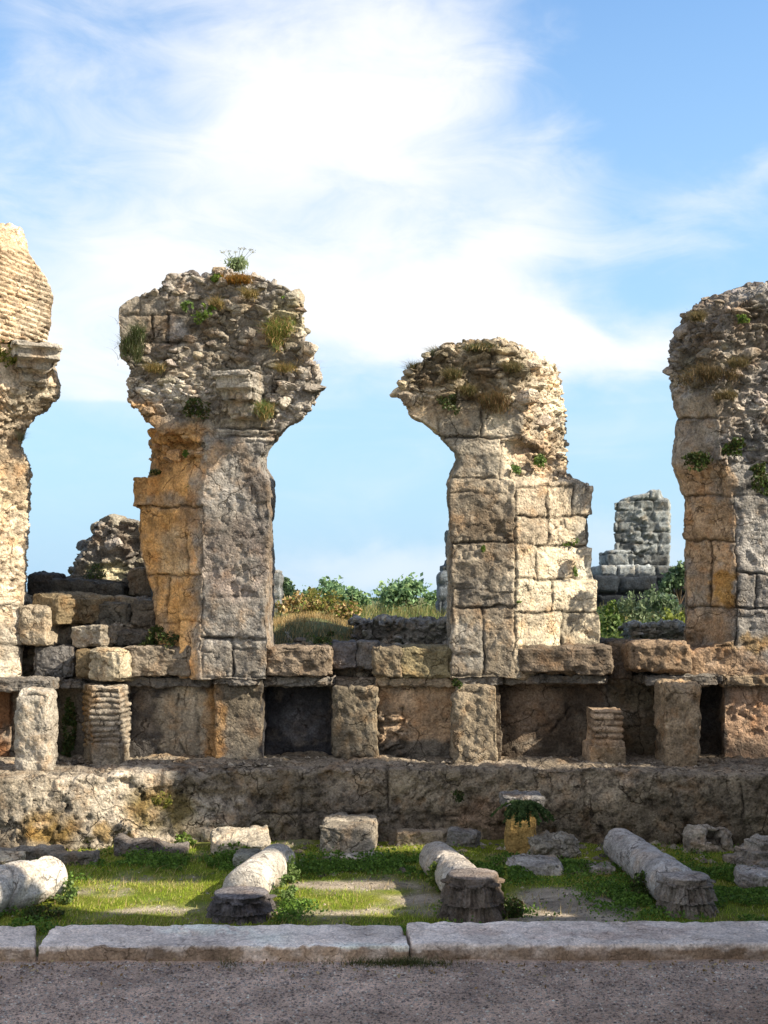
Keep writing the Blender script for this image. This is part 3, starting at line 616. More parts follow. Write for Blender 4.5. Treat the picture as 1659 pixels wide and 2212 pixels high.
masonry('pier_body', [loft([(11.08, fr), (11.6, bk), (11.95, bk)]), boxd(286, 400, 1030, 1092, 11.48, 11.95), boxd(385, 425, 1270, 1465, 11.18, 11.8)], 0.0118, (0.31, 0.285, 0.25),
    paints=[(('r', 250, 418, 925, 1470), ORANGE_BOUNCE, 0.95, 24), (('e', 400, 975, 75, 55), (0.42, 0.25, 0.11), 0.95), (('e', 300, 900, 60, 40), (0.36, 0.22, 0.10), 0.8), (('e', 375, 1200, 30, 60), (0.56, 0.42, 0.26), 0.9), (('e', 330, 1330, 30, 60), (0.40, 0.28, 0.17), 0.8), (('e', 410, 1110, 30, 40), (0.30, 0.20, 0.12), 0.8), (('e', 350, 1120, 26, 30), (0.42, 0.25, 0.10), 0.8),  # flank orange is stone tint with warm bounce light painted in
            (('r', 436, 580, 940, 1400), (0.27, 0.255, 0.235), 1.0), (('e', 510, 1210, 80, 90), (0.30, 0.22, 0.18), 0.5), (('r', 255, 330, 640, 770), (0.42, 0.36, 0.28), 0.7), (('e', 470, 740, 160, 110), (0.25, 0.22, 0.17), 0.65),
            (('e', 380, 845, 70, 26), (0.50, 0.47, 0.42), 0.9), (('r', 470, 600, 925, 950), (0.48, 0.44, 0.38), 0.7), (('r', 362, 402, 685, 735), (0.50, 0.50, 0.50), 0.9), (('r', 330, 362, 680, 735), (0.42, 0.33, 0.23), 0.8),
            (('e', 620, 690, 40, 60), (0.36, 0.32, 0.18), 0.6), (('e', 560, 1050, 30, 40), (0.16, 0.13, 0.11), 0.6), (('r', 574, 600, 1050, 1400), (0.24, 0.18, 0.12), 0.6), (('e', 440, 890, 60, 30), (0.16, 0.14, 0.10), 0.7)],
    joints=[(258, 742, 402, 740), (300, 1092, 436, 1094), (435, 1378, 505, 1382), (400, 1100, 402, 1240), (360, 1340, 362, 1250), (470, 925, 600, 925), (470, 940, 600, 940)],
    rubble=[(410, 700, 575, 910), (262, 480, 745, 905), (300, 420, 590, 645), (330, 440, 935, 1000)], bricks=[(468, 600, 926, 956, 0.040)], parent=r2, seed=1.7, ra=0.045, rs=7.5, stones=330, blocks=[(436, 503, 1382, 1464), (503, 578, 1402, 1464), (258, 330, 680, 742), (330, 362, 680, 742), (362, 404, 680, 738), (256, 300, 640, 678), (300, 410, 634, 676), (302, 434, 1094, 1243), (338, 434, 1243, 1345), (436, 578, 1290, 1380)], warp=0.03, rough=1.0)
bracket(wx(519, 10.85), 10.98, wz(900, 10.85), 0.40, 0.60, 0.40, r2, 5, -14)

# third pier: leaning head to the left, sunlit flank
r3 = pier('pier right of centre, its grassy head hooked left, its block flank sunlit', ((1.3, 11.5, 1.4),))
fr = [(975, 1465), (972, 1240), (972, 1042), (984, 1020), (998, 996), (990, 975), (958, 945), (916, 908), (884, 895), (878, 862), (856, 846), (880, 820), (902, 792), (932, 770), (962, 750), (1000, 746), (1050, 736), (1096, 745), (1118, 775), (1124, 830), (1126, 880), (1126, 940), (1075, 950), (1078, 1030), (1113, 1042), (1113, 1240), (1113, 1400), (1098, 1465)]
bk = [(967, 1465), (967, 1240), (967, 1042), (978, 1020), (990, 996), (984, 975), (954, 945), (914, 912), (886, 898), (880, 866), (862, 850), (884, 826), (904, 800), (934, 778), (962, 758), (1000, 752), (1050, 744), (1120, 752), (1165, 776), (1205, 806), (1212, 880), (1218, 950), (1222, 1000), (1224, 1030), (1272, 1045), (1268, 1240), (1275, 1400), (1275, 1465)]
bk2 = list(bk); bk2[8] = (980, 895); bk2[7] = (985, 925)
sl3 = [boxd(1150, 1282, 1046, 1116, 11.58, 12.0), boxd(1150, 1268, 1114, 1182, 11.57, 12.0), boxd(1150, 1281, 1180, 1252, 11.58, 12.0), boxd(1180, 1290, 1250, 1322, 11.55, 12.0), boxd(1180, 1294, 1320, 1400, 11.54, 12.0)]
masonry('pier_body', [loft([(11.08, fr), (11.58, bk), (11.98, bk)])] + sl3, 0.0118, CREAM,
    paints=[(('r', 960, 1112, 1040, 1470), (0.31, 0.265, 0.205), 1.2, 4), (('r', 975, 1045, 1345, 1440), (0.38, 0.36, 0.32), 0.85), (('r', 985, 1110, 1250, 1310), (0.27, 0.25, 0.22), 0.6), (('e', 1040, 1130, 60, 40), (0.20, 0.14, 0.085), 0.6), (('r', 950, 1085, 880, 1030), (0.30, 0.27, 0.22), 1.0), (('r', 1085, 1130, 885, 945), (0.30, 0.27, 0.22), 1.0), (('e', 1000, 800, 135, 80), (0.17, 0.14, 0.095), 1.2), (('e', 940, 880, 50, 25), (0.30, 0.22, 0.13), 0.7),  # front painted darker than the flank to deepen the sun and shade contrast
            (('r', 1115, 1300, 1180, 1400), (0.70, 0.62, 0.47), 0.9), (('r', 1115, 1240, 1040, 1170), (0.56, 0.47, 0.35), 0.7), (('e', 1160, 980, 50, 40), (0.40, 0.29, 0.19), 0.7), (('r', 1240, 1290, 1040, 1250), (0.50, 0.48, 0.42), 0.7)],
    blocks=[(972, 1113, 1064, 1173), (972, 1113, 1173, 1312), (972, 1042, 1313, 1462), (1042, 1112, 1313, 1462), (948, 1038, 884, 942), (1038, 1128, 884, 942), (950, 1080, 942, 1030), (1115, 1182, 1052, 1116), (1182, 1240, 1052, 1116), (1240, 1285, 1046, 1116), (1115, 1182, 1116, 1176), (1182, 1270, 1116, 1176), (1115, 1162, 1176, 1251), (1162, 1290, 1176, 1251), (1115, 1192, 1251, 1323), (1192, 1295, 1251, 1323), (1115, 1216, 1323, 1400), (1216, 1300, 1323, 1400)],
    rubble=[(850, 1130, 730, 882), (1125, 1230, 760, 1030)], parent=r3, seed=4.4, ra=0.045, rs=8.5, rough=0.95, stones=260, ssize=0.075)

# fourth pier, cut by the right edge
r4 = pier('massive pier with a sloping rubble top, cut off by the right edge', ((4.2, 11.5, 1.4),))
bk = [(1440, 1458), (1442, 1415), (1478, 1395), (1478, 1290), (1482, 1100), (1470, 1040), (1452, 1000), (1456, 960), (1465, 900), (1452, 860), (1448, 746), (1466, 722), (1478, 684), (1530, 652), (1575, 632), (1620, 616), (1760, 604), (1960, 640), (2200, 700), (2250, 1458)]
fr = [(1442, 1462), (1446, 1420), (1590, 1380), (1590, 1290), (1586, 1100), (1580, 1040), (1560, 1000), (1556, 960), (1550, 900), (1535, 860), (1530, 766), (1540, 742), (1556, 704), (1580, 672), (1610, 650), (1650, 628), (1760, 614), (1960, 648), (2200, 710), (2250, 1462)]
masonry('pier_body', [loft([(11.22, fr), (11.68, bk), (12.2, bk)])], 0.0125, (0.30, 0.285, 0.265),
    paints=[(('r', 1440, 1588, 1000, 1460), (0.46, 0.31, 0.18), 0.85, 8), (('r', 1490, 1535, 1230, 1345), (0.28, 0.24, 0.19), 0.8), (('r', 1535, 1588, 1240, 1312), (0.42, 0.24, 0.07), 0.9), (('r', 1440, 1659, 1395, 1460), (0.46, 0.32, 0.21), 0.8), (('r', 1440, 1560, 850, 1010), (0.36, 0.30, 0.23), 0.7),  # left splay: orange stone tint plus painted bounce light
            (('e', 1560, 720, 130, 90), (0.22, 0.17, 0.12), 0.75), (('e', 1620, 880, 80, 60), (0.34, 0.26, 0.18), 0.5), (('e', 1620, 1390, 60, 16), (0.34, 0.22, 0.08), 0.7), (('e', 1640, 1045, 40, 20), SHADE_AND_SOOT, 0.8), (('e', 1510, 790, 50, 40), (0.10, 0.09, 0.06), 0.7)],
    blocks=[(1478, 1588, 1070, 1168), (1590, 1800, 1068, 1238), (1590, 1632, 1238, 1312), (1632, 1800, 1238, 1312), (1478, 1535, 1170, 1312), (1535, 1590, 1170, 1312), (1590, 1800, 1312, 1392), (1478, 1590, 1312, 1395), (1455, 1550, 843, 903), (1458, 1560, 905, 1068), (1560, 1800, 905, 1000)],
    rubble=[(1440, 2300, 590, 845), (1560, 2300, 840, 1000)], parent=r4, seed=6.6, ra=0.050, rs=7, rough=1.0, stones=300, ssize=0.095)

# ------------------------------------------------------------------ posts and brick pedestals standing on the plinth
def post(label, X0, X1, Y0, Y1, d, depth, col, seed, taper=(0.92, 0.95), k=7, cat='post', **kw):
    o = block_px('stone_post', X0, X1, Y0, Y1, d, depth, col, seed=seed, taper=taper, k=k, n=24, amp=0.024, chip=0.10, **kw)
    return tag(o, label, cat, 'short stone posts standing on the plinth')
post('short half round stone post in bright sun at the left end of the plinth', 26, 104, 1488, 1694, 10.36, 0.40, (0.47, 0.43, 0.36), 11, k=3.2, taper=(1.0, 1.0))
post('squat brown stone post on the plinth between the dark niche and the pinkish panel', 716, 818, 1484, 1650, 11.10, 0.38, (0.20, 0.17, 0.125), 12, taper=(0.95, 1.0), k=12)
post('stone post on the plinth below the hooked pier, its right edge catching the sun', 978, 1074, 1482, 1660, 10.94, 0.40, (0.26, 0.215, 0.155), 13, taper=(0.98, 1.0), k=13)
post('tall ochre stone post on the plinth to the right of the small brick pedestal', 1440, 1514, 1476, 1672, 10.78, 0.48, (0.34, 0.26, 0.175), 14, taper=(1.1, 1.0), k=12)
o = masonry('brick_pedestal', [planprism([(wx(160, 11), 11.3), (wx(205, 11), 10.86), (wx(266, 11), 10.86), (wx(266, 11), 11.35)], 0.60, wz(1482, 10.9))], 0.012, (0.42, 0.37, 0.30),
    paints=[(('r', 150, 200, 1480, 1660), (0.42, 0.26, 0.11), 0.9), (('r', 150, 280, 1610, 1670), (0.30, 0.25, 0.18), 0.9)], bricks=[(150, 280, 1490, 1612, 0.050)], warp=0.03, rough=0.8, seed=14.2)
tag(o, 'narrow pedestal of thin bricks under the round ended block near the left edge', 'pedestal', 'brick pedestals on the plinth')
o = masonry('brick_pedestal', [boxd(1284, 1350, 1536, 1652, 10.9, 11.35), boxd(1276, 1352, 1612, 1655, 10.88, 11.35)], 0.012, (0.44, 0.33, 0.23),
    paints=[(('r', 1270, 1360, 1612, 1670), (0.30, 0.23, 0.15), 0.9)], bricks=[(1270, 1360, 1530, 1612, 0.058)], warp=0.012, rough=0.6, seed=16.2)
tag(o, 'small pedestal of thin courses of brick between the brown niche and the ochre post', 'pedestal', 'brick pedestals on the plinth')

# ------------------------------------------------------------------ blocks on top of the niche wall
LG = 'large blocks lying along the top of the niche wall'
def blk(label, X0, X1, Y0, Y1, d, depth, col, seed, g=LG, name='stone_block', **kw):
    kw.setdefault('n', 24)
    kw.setdefault('amp', 0.020); kw.setdefault('chip', 0.12); kw.setdefault('k', 13); col = tuple(c*0.85 for c in col)
    return tag(block_px(name, X0, X1, Y0, Y1, d, depth, col, seed=seed, **kw), label, 'stone block', g)
blk('long dark block beside the orange foot of the mushroom shaped pier, left side', 266, 412, 1397, 1462, 11.15, 0.6, (0.26, 0.22, 0.17), 101)
blk('brown block under the gap just right of the mushroom shaped pier', 570, 716, 1397, 1462, 11.12, 0.6, (0.25, 0.20, 0.15), 102)
blk('left one of two dark recessed blocks between the brown and the short ochre block', 712, 771, 1388, 1445, 11.42, 0.5, (0.17, 0.16, 0.16), 103)
blk('right one of two dark recessed blocks, touching the short ochre block', 770, 818, 1386, 1445, 11.40, 0.5, (0.19, 0.18, 0.17), 104)
blk('short ochre block with a rough face at the left of the mossy block', 806, 868, 1398, 1464, 11.12, 0.55, (0.28, 0.23, 0.16), 105)
blk('mossy yellowish block touching the left foot of the hooked pier', 864, 980, 1398, 1464, 11.14, 0.55, (0.32, 0.27, 0.16), 106)
blk('long dark brown block with a sunlit crest right of the hooked pier', 1098, 1330, 1395, 1458, 11.10, 0.75, (0.20, 0.16, 0.12), 107, k=8)
blk('rounded brown block under the wide gap, against the right hand pier', 1362, 1500, 1386, 1454, 11.12, 0.7, (0.30, 0.22, 0.15), 108, k=5)
blk('dark block set back in the crack between the long dark and the rounded block', 1316, 1372, 1384, 1440, 11.55, 0.6, (0.18, 0.14, 0.10), 109)
blk('small dark block wedged deep in the crack above the small brick pedestal', 1322, 1372, 1432, 1470, 11.40, 0.5, (0.14, 0.11, 0.085), 110)
_blk0 = blk
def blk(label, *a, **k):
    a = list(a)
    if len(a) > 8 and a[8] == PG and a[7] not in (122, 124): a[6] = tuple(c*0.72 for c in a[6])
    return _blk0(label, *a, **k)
PG = 'tumbled blocks piled between the two left piers'
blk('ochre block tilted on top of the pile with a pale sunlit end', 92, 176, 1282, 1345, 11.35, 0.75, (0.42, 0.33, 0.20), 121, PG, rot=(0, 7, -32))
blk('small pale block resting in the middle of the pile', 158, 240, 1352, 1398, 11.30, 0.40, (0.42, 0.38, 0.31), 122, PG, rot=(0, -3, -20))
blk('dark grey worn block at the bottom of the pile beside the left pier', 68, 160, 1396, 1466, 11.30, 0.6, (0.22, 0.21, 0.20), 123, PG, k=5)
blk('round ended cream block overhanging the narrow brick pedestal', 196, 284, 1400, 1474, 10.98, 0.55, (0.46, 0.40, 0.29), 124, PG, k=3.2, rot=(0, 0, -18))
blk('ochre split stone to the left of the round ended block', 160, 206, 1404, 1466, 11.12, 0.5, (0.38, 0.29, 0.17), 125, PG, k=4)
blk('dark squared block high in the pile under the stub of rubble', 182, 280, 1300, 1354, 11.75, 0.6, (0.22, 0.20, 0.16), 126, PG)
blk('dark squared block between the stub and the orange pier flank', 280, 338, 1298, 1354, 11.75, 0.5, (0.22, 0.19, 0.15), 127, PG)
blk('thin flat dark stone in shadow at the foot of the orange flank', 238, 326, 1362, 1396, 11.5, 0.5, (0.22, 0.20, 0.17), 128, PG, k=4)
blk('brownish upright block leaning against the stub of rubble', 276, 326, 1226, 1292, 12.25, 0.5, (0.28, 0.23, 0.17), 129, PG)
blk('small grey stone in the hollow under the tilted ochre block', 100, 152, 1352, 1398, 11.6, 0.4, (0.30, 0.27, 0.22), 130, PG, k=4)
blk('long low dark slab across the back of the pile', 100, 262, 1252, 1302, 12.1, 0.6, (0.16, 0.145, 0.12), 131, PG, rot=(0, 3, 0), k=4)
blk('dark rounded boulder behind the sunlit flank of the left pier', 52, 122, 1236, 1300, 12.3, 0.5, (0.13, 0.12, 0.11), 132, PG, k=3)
stub = masonry('rubble_stub', [loft([(12.7, [(160, 1290), (158, 1240), (172, 1205), (190, 1165), (215, 1132), (250, 1122), (290, 1126), (330, 1140), (350, 1290)]), (13.5, [(170, 1290), (168, 1240), (182, 1205), (200, 1172), (225, 1142), (250, 1132), (290, 1136), (330, 1150), (345, 1290)])])], 0.02, (0.30, 0.275, 0.235),
    paints=[(('e', 240, 1230, 60, 14), (0.42, 0.38, 0.22), 0.8), (('e', 270, 1165, 18, 40), (0.22, 0.17, 0.13), 0.7), (('e', 210, 1160, 40, 50), (0.20, 0.19, 0.19), 0.5)], rubble=[(140, 360, 1100, 1300)], ra=0.06, rs=5, seed=22.1, rough=1.5, stones=90, ssize=0.10)
tag(stub, 'rounded stub of grey rubble masonry rising behind the tumbled blocks', 'ruin')
low = masonry('low_rubble_wall', [boxd(766, 974, 1344, 1394, 12.75, 13.4)], 0.018, (0.27, 0.25, 0.22), rubble=[(740, 1000, 1300, 1400)], ra=0.07, rs=7, seed=25.0, rough=1.5, warp=0.05, stones=110, ssize=0.07)
tag(low, 'low wall of dark loose rubble seen through the central gap', 'wall')
low2 = masonry('low_rubble_wall', [boxd(1366, 1500, 1352, 1388, 12.7, 13.2)], 0.018, (0.30, 0.28, 0.24), rubble=[(1340, 1520, 1300, 1400)], ra=0.07, rs=8, seed=26.0, rough=1.5, warp=0.05, stones=60, ssize=0.07)
tag(low2, 'short heap of grey rubble seen through the right hand gap among the weeds', 'wall')

# ------------------------------------------------------------------ distant ruins
tw = empty('ruined_tower', (wx(1390, 30), 30.5, 1.6)); tag(tw, 'distant stump of a tower of squared grey blocks seen through the right hand gap', 'ruin')
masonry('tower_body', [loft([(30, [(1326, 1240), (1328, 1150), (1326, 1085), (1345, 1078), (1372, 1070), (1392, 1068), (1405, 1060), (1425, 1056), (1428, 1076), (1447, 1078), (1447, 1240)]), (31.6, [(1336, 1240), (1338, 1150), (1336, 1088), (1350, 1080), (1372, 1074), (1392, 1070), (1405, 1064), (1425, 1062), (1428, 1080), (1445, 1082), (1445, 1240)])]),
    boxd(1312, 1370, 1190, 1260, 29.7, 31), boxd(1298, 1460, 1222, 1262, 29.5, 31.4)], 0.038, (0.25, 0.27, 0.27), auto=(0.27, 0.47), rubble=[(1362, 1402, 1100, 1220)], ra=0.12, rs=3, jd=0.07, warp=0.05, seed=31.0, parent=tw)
masonry('tower_base', [boxd(1284, 1500, 1240, 1345, 28.8, 31.5)], 0.06, (0.022, 0.028, 0.036), auto=(0.45, 0.9), jd=0.1, warp=0.06, seed=32.0, parent=tw)  # near-black colour stands for the shade on the base
o = masonry('ruined_wall', [loft([(25, [(944, 1335), (944, 1240), (952, 1240), (952, 1224), (962, 1222), (962, 1180), (960, 1176), (960, 1150), (968, 1144), (1050, 1144), (1050, 1335)]), (26, [(944, 1335), (944, 1240), (952, 1240), (952, 1224), (962, 1222), (962, 1180), (960, 1176), (960, 1150), (968, 1144), (1050, 1144), (1050, 1335)])])], 0.05, (0.13, 0.15, 0.17), auto=(0.3, 0.5), jd=0.08, seed=33.0)
tag(o, 'distant stepped blue grey wall peeping out behind the left edge of the hooked pier', 'ruin')
o = masonry('ruined_wall', [boxd(540, 606, 1232, 1335, 26, 27)], 0.05, (0.20, 0.21, 0.21), auto=(0.3, 0.5), jd=0.08, seed=34.0)
tag(o, 'distant grey wall end peeping out right of the mushroom shaped pier', 'ruin')

# ------------------------------------------------------------------ kerb slabs
KG = 'long slabs of the pale kerb'
def kerb(label, x0, x1, yb, yf, z, seed, skew=0.0):
    n = int((x1-x0)/0.02); xs = np.linspace(x0, x1, n)
    sh_ = [planprism([(x0, yf), (x1, yf), (x1-skew, yb), (x0-skew, yb)], -0.12, z)]
    o = masonry('kerb_slab', sh_, 0.013, (0.88, 0.76, 0.66), paints=[(('e', 1250, 2010, 300, 14), (0.58, 0.43, 0.35), 0.6), (('r', -400, 2100, 2050, 2100), (0.40, 0.29, 0.20), 1.2, 3)], rough=0.45, warp=0.007, mat=M_KERB, seed=seed, pits=0.012)  # front face in a soil tone, darkened to paint its shade
    return tag(o, label, 'kerb slab', KG)
kerb('left end slab of the pale kerb, beyond the slanting joint', -4.6, -2.04, 7.50, 7.03, 0.118, 41.0, 0.13)
kerb('middle slab of the pale kerb, below the two left capitals', -2.02, 0.145, 7.50, 7.03, 0.12, 42.0, 0.03)
kerb('right hand slab of the pale kerb, its back edge rough and pinkish', 0.16, 4.6, 7.56, 7.06, 0.125, 43.0, 0.02)

# ------------------------------------------------------------------ fallen column shafts and capitals
def shaft(label, p0, p1, r0, r1, col, seed, crack=None, zoff=0.0):
    """a fallen shaft from p0 to p1 (x, y); z of the axis is the radius"""
    nl, nr = 90, 72; a = np.array([p0[0], p0[1], r0-0.02+zoff]); b = np.array([p1[0], p1[1], r1-0.02+(p1[2] if len(p1) > 2 else 0)])
    ax_ = (b-a); Ln = np.linalg.norm(ax_); ax_ /= Ln; s = np.cross(ax_, [0, 0, 1.0]); s /= np.linalg.norm(s); u = np.cross(s, ax_)
    V = []; ts = np.linspace(0, 1, nl)
    th = np.linspace(0, 2*np.pi, nr, endpoint=False)
    rows = []
    for t in ts:
        r = r0+(r1-r0)*t; r = r*(1-0.10*np.exp(-t*Ln/0.012)-0.10*np.exp(-(1-t)*Ln/0.02))
        rows.append(a+ax_*Ln*t + r*(np.cos(th)[:, None]*s + np.sin(th)[:, None]*u))
    V = np.concatenate(rows + [a[None]-0.01*ax_, b[None]+0.01*ax_])
    C0 = np.concatenate([np.repeat((a+ax_*Ln*t)[None], nr, 0) for t in ts] + [a[None], b[None]])
    N = V-C0; N /= np.maximum(np.linalg.norm(N, axis=1, keepdims=True), 1e-6)
    d = 0.008*fbm(V, 4, seed, 4) + 0.008*fbm(V, 16, seed+1, 3)
    T = np.concatenate([np.repeat(ts, nr), [0, 1]])
    ang = np.concatenate([np.tile(th, nl), [0, 0]])
    if crack is not None:
        for cpos, sk in crack:
            dd = np.abs(T-cpos-sk*np.sin(ang)-0.012*vn(V, 12, seed)); d -= 0.040*np.exp(-(dd*Ln/0.012)**2); d -= 0.005*(T > cpos+sk*np.sin(ang))
    for cc in range(6):                       # chipped patches
        d -= 0.010*sstep(0.30, 0.5, vn(V, 6, seed+cc*5))*(cc < 2)
    V = V + N*d[:, None]
    Q = []
    for i in range(nl-1):
        for j in range(nr): Q.append((i*nr+j, i*nr+(j+1) % nr, (i+1)*nr+(j+1) % nr, (i+1)*nr+j))
    m = nl*nr
    for j in range(nr):
        Q.append((m, (j+1) % nr, j)); Q.append((m+1, (nl-1)*nr+j, (nl-1)*nr+(j+1) % nr))
    C = np.tile(np.array(col), (len(V), 1))*(1+0.25*fbm(V, 6, seed+3, 4))[:, None]
    o = mesh_obj('column_shaft', V, Q, C, M_MARBLE)
    return tag(o, label, 'column', 'fallen column shafts on the grass')
shaft('fallen white column shaft at the left edge, mostly in sun, split into two drums', (-2.93, 7.80), (-2.38, 8.66), 0.175, 0.17, (0.54, 0.51, 0.46), 51.0, crack=[(0.52, 0.06)])
shaft('fallen column shaft behind the low buried capital, sunlit in its middle', (-0.975, 8.28), (-0.81, 9.35), 0.155, 0.145, (0.46, 0.43, 0.38), 52.0, crack=[(0.35, -0.03), (0.72, 0.04)])
shaft('fallen column shaft in the centre with a bright strip of sun along its top', (0.60, 8.30), (0.40, 9.45), 0.155, 0.14, (0.44, 0.40, 0.35), 53.0, crack=[(0.5, 0.05)])
shaft('longest fallen column shaft, at the right and wholly in shade, with a ragged break', (2.04, 8.35), (1.93, 9.95), 0.16, 0.145, (0.40, 0.38, 0.36), 54.0, crack=[(0.56, 0.05)])
def capital(label, x, y, h, rt, rb, z0, col, seed):
    """an upturned leafy capital: round top face, leaves spreading towards the ground"""
    nl, nr = 96, 220; th = np.linspace(0, 2*np.pi, nr, endpoint=False); ts = np.linspace(0, 1, nl); rows = []; Cc = []
    for t in ts:
        r = rb+(rt-rb)*t**0.6
        lf = 8; rowl = 0.5+0.5*np.cos(th*lf + (math.pi if 0.42 < t < 0.78 else 0))
        tier = (t % 0.40)/0.40
        rel = (0.052*(np.clip(rowl*1.25, 0, 1)**0.8)*(0.25+0.75*(1-tier)**0.7)) if t < 0.86 else 0.016
        rib = 0.007*np.cos(th*lf*5)
        rr = r + rel + (rib if t < 0.86 else 0)
        if t > 0.93: rr = rr*(1-0.05*(t-0.93)/0.07)
        rows.append(np.stack([x+rr*np.cos(th), y+rr*np.sin(th), np.full(nr, z0+h*t)], 1)); Cc.append(np.full(nr, 0.8+0.2*t))
    for q in (0.7, 0.35): rows.append(np.stack([x+rt*q*np.cos(th), y+rt*q*np.sin(th), np.full(nr, z0+h+0.006)], 1))
    V = np.concatenate(rows+[np.array([[x, y, z0+h+0.008]])]); K = len(rows)
    N = V-np.array([x, y, z0+h/2]); N /= np.linalg.norm(N, axis=1, keepdims=True)
    top = np.concatenate([np.repeat(ts, nr), np.ones(2*nr+1)])
    d = (0.014*fbm(V, 9, seed, 3)+0.010*fbm(V, 30, seed+3, 3))*np.where(top > 0.97, 0.4, 1.0) - 0.03*sstep(0.25, 0.6, vn(V, 8, seed+7))*(top < 0.95)
    V = V+N*d[:, None]; Q = []
    for i in range(K-1):
        for j in range(nr): Q.append((i*nr+j, i*nr+(j+1) % nr, (i+1)*nr+(j+1) % nr, (i+1)*nr+j))
    for j in range(nr): Q.append(((K-1)*nr+j, (K-1)*nr+(j+1) % nr, K*nr))
    C = np.tile(np.array(col), (len(V), 1))*(1+0.35*fbm(V, 9, seed+1, 3))[:, None]
    C = np.where((top > 0.97)[:, None], C*1.2+np.array([0.05, 0.05, 0.055]), C)
    return tag(mesh_obj('column_capital', V, Q, C, M_MARBLE), label, 'capital', 'upturned leafy capitals at the near ends of the columns')
capital('low dark upturned capital half buried behind the middle kerb slab', wx(520, 8.1), 8.13, 0.19, 0.17, 0.195, -0.02, (0.11, 0.10, 0.10), 61.0)
capital('tall dark upturned capital with worn leaves at the foot of the central shaft', wx(1022, 8.1), 8.14, 0.315, 0.155, 0.20, -0.02, (0.14, 0.115, 0.095), 62.0)
capital('upturned capital with crisp curling leaves at the foot of the right hand shaft', wx(1488, 8.2), 8.28, 0.27, 0.14, 0.185, -0.02, (0.20, 0.175, 0.15), 63.0)

# ------------------------------------------------------------------ stones lying on the grass
SG = 'stones lying on the grass below the plinth'
def lying(label, X0, X1, Ytop, Ybot, d, depth, col, seed, cat='stone block', name='fallen_stone', g=SG, **kw):
    """front face spans X0..X1; its foot is on the ground at distance d"""
    z0 = float(gheight(np.array([0.0]), np.array([float(d)]))[0]) - 0.02; z1 = wz(Ytop, d); x0, x1 = wx(X0, d), wx(X1, d)
    kw.setdefault('n', 24); kw.setdefault('chip', 0.10); kw.setdefault('amp', 0.014)
    return tag(rough_block(name, (x0+x1)/2, d+depth/2, z0, x1-x0, depth, z1-z0, col, seed=seed, **kw), label, cat, g)
def hollow(P, S):
    r = np.sqrt((P[:, 0]/0.10)**2+(P[:, 1]/0.05)**2); P[:, 2] -= 0.09*(1-sstep(0.7, 1.1, r))*(S[:, 2] > 0.9); return P
def hole(P, S):
    m = (np.abs(P[:, 0]-0.0) < 0.055) & (np.abs(P[:, 2]-0.15) < 0.05) & (S[:, 1] < -0.9); P[:, 1] += 0.12*m; return P
def steps(P, S):
    t = (S[:, 2]+1)/2; f = 1-0.20*(t > 0.35)-0.18*(t > 0.65)-0.1*(t > 0.9); P[:, 0] = (P[:, 0]-0.2)*f+0.2; P[:, 1] *= f; return P
def nib(P, S):
    P[:, 2] *= 1-0.45*sstep(0.1, 0.5, S[:, 0]); P[:, 2] *= 1+0.25*(1-sstep(-0.9, -0.55, S[:, 0])); return P
lying('square block below the plinth with an oval socket in its pale sunlit top', 692, 812, 1786, 1838, 9.95, 0.62, (0.27, 0.24, 0.195), 201, carve=hollow, k=14, chip=0.05, rot=(0, 1, -3))
lying('thin flat slab in front of the block with the oval socket', 696, 832, 1852, 1866, 9.72, 0.22, (0.36, 0.33, 0.28), 202, chip=0.2)
lying('dark carved moulding block lying in front of the mossy sunlit plinth', 244, 402, 1818, 1856, 9.92, 0.24, (0.15, 0.135, 0.125), 203, carve=nib, rot=(0, -1, 6))
o = lying('ragged flat slab tilted into the sun above the low buried capital', 446, 574, 1812, 1830, 9.95, 0.46, (0.50, 0.45, 0.36), 204, chip=0.3, rot=(9, 3, 8), k=12)
lying('long dark beam lying against the foot of the plinth at the left edge', -60, 128, 1838, 1862, 9.70, 0.20, (0.22, 0.20, 0.17), 205, rot=(0, 0, 12))
lying('low dark beam in the clover beside the carved moulding block', 100, 206, 1846, 1862, 9.62, 0.18, (0.24, 0.22, 0.19), 206, rot=(0, 0, 9))
lying('cream coloured block at the left edge above the white column shaft', -40, 30, 1856, 1890, 9.30, 0.35, (0.48, 0.42, 0.32), 207)
lying('narrow brown beam lying along the dark foot of the plinth in the centre', 856, 972, 1797, 1814, 10.32, 0.16, (0.28, 0.23, 0.17), 208, rot=(0, -1, 2))
lying('dark wedge of stone next to the narrow brown beam', 966, 1036, 1796, 1820, 10.2, 0.22, (0.20, 0.19, 0.18), 209, k=4, rot=(0, 6, -12))
yp = lying('yellow stone stump with a grey cap under a green fern', 1096, 1160, 1745, 1840, 9.98, 0.26, (0.50, 0.33, 0.12), 210, k=7, cat='stump', name='stone_stump')
block_px('cap', 1088, 1176, 1722, 1748, 9.93, 0.36, (0.24, 0.23, 0.22), seed=211, parent=yp, n=16)
lying('pile of thin grey rubble beside the yellow stump', 1146, 1256, 1808, 1842, 9.85, 0.30, (0.32, 0.29, 0.24), 212, k=3, amp=0.04, chip=0.2, rot=(0, -4, 10))
lying('flat topped pale grey slab in the shade below the rubble', 1096, 1226, 1868, 1894, 9.33, 0.42, (0.36, 0.34, 0.31), 213, k=6, taper=(0.86, 0.86))
lying('small pale stone to the right of the flat topped slab', 1276, 1332, 1872, 1892, 9.36, 0.22, (0.34, 0.31, 0.27), 214, k=4)
lying('round worn stone pierced by a square hole right of the longest shaft', 1482, 1588, 1790, 1862, 9.95, 0.22, (0.33, 0.29, 0.24), 215, carve=hole, k=3.2, rot=(-14, 8, 8), amp=0.02)
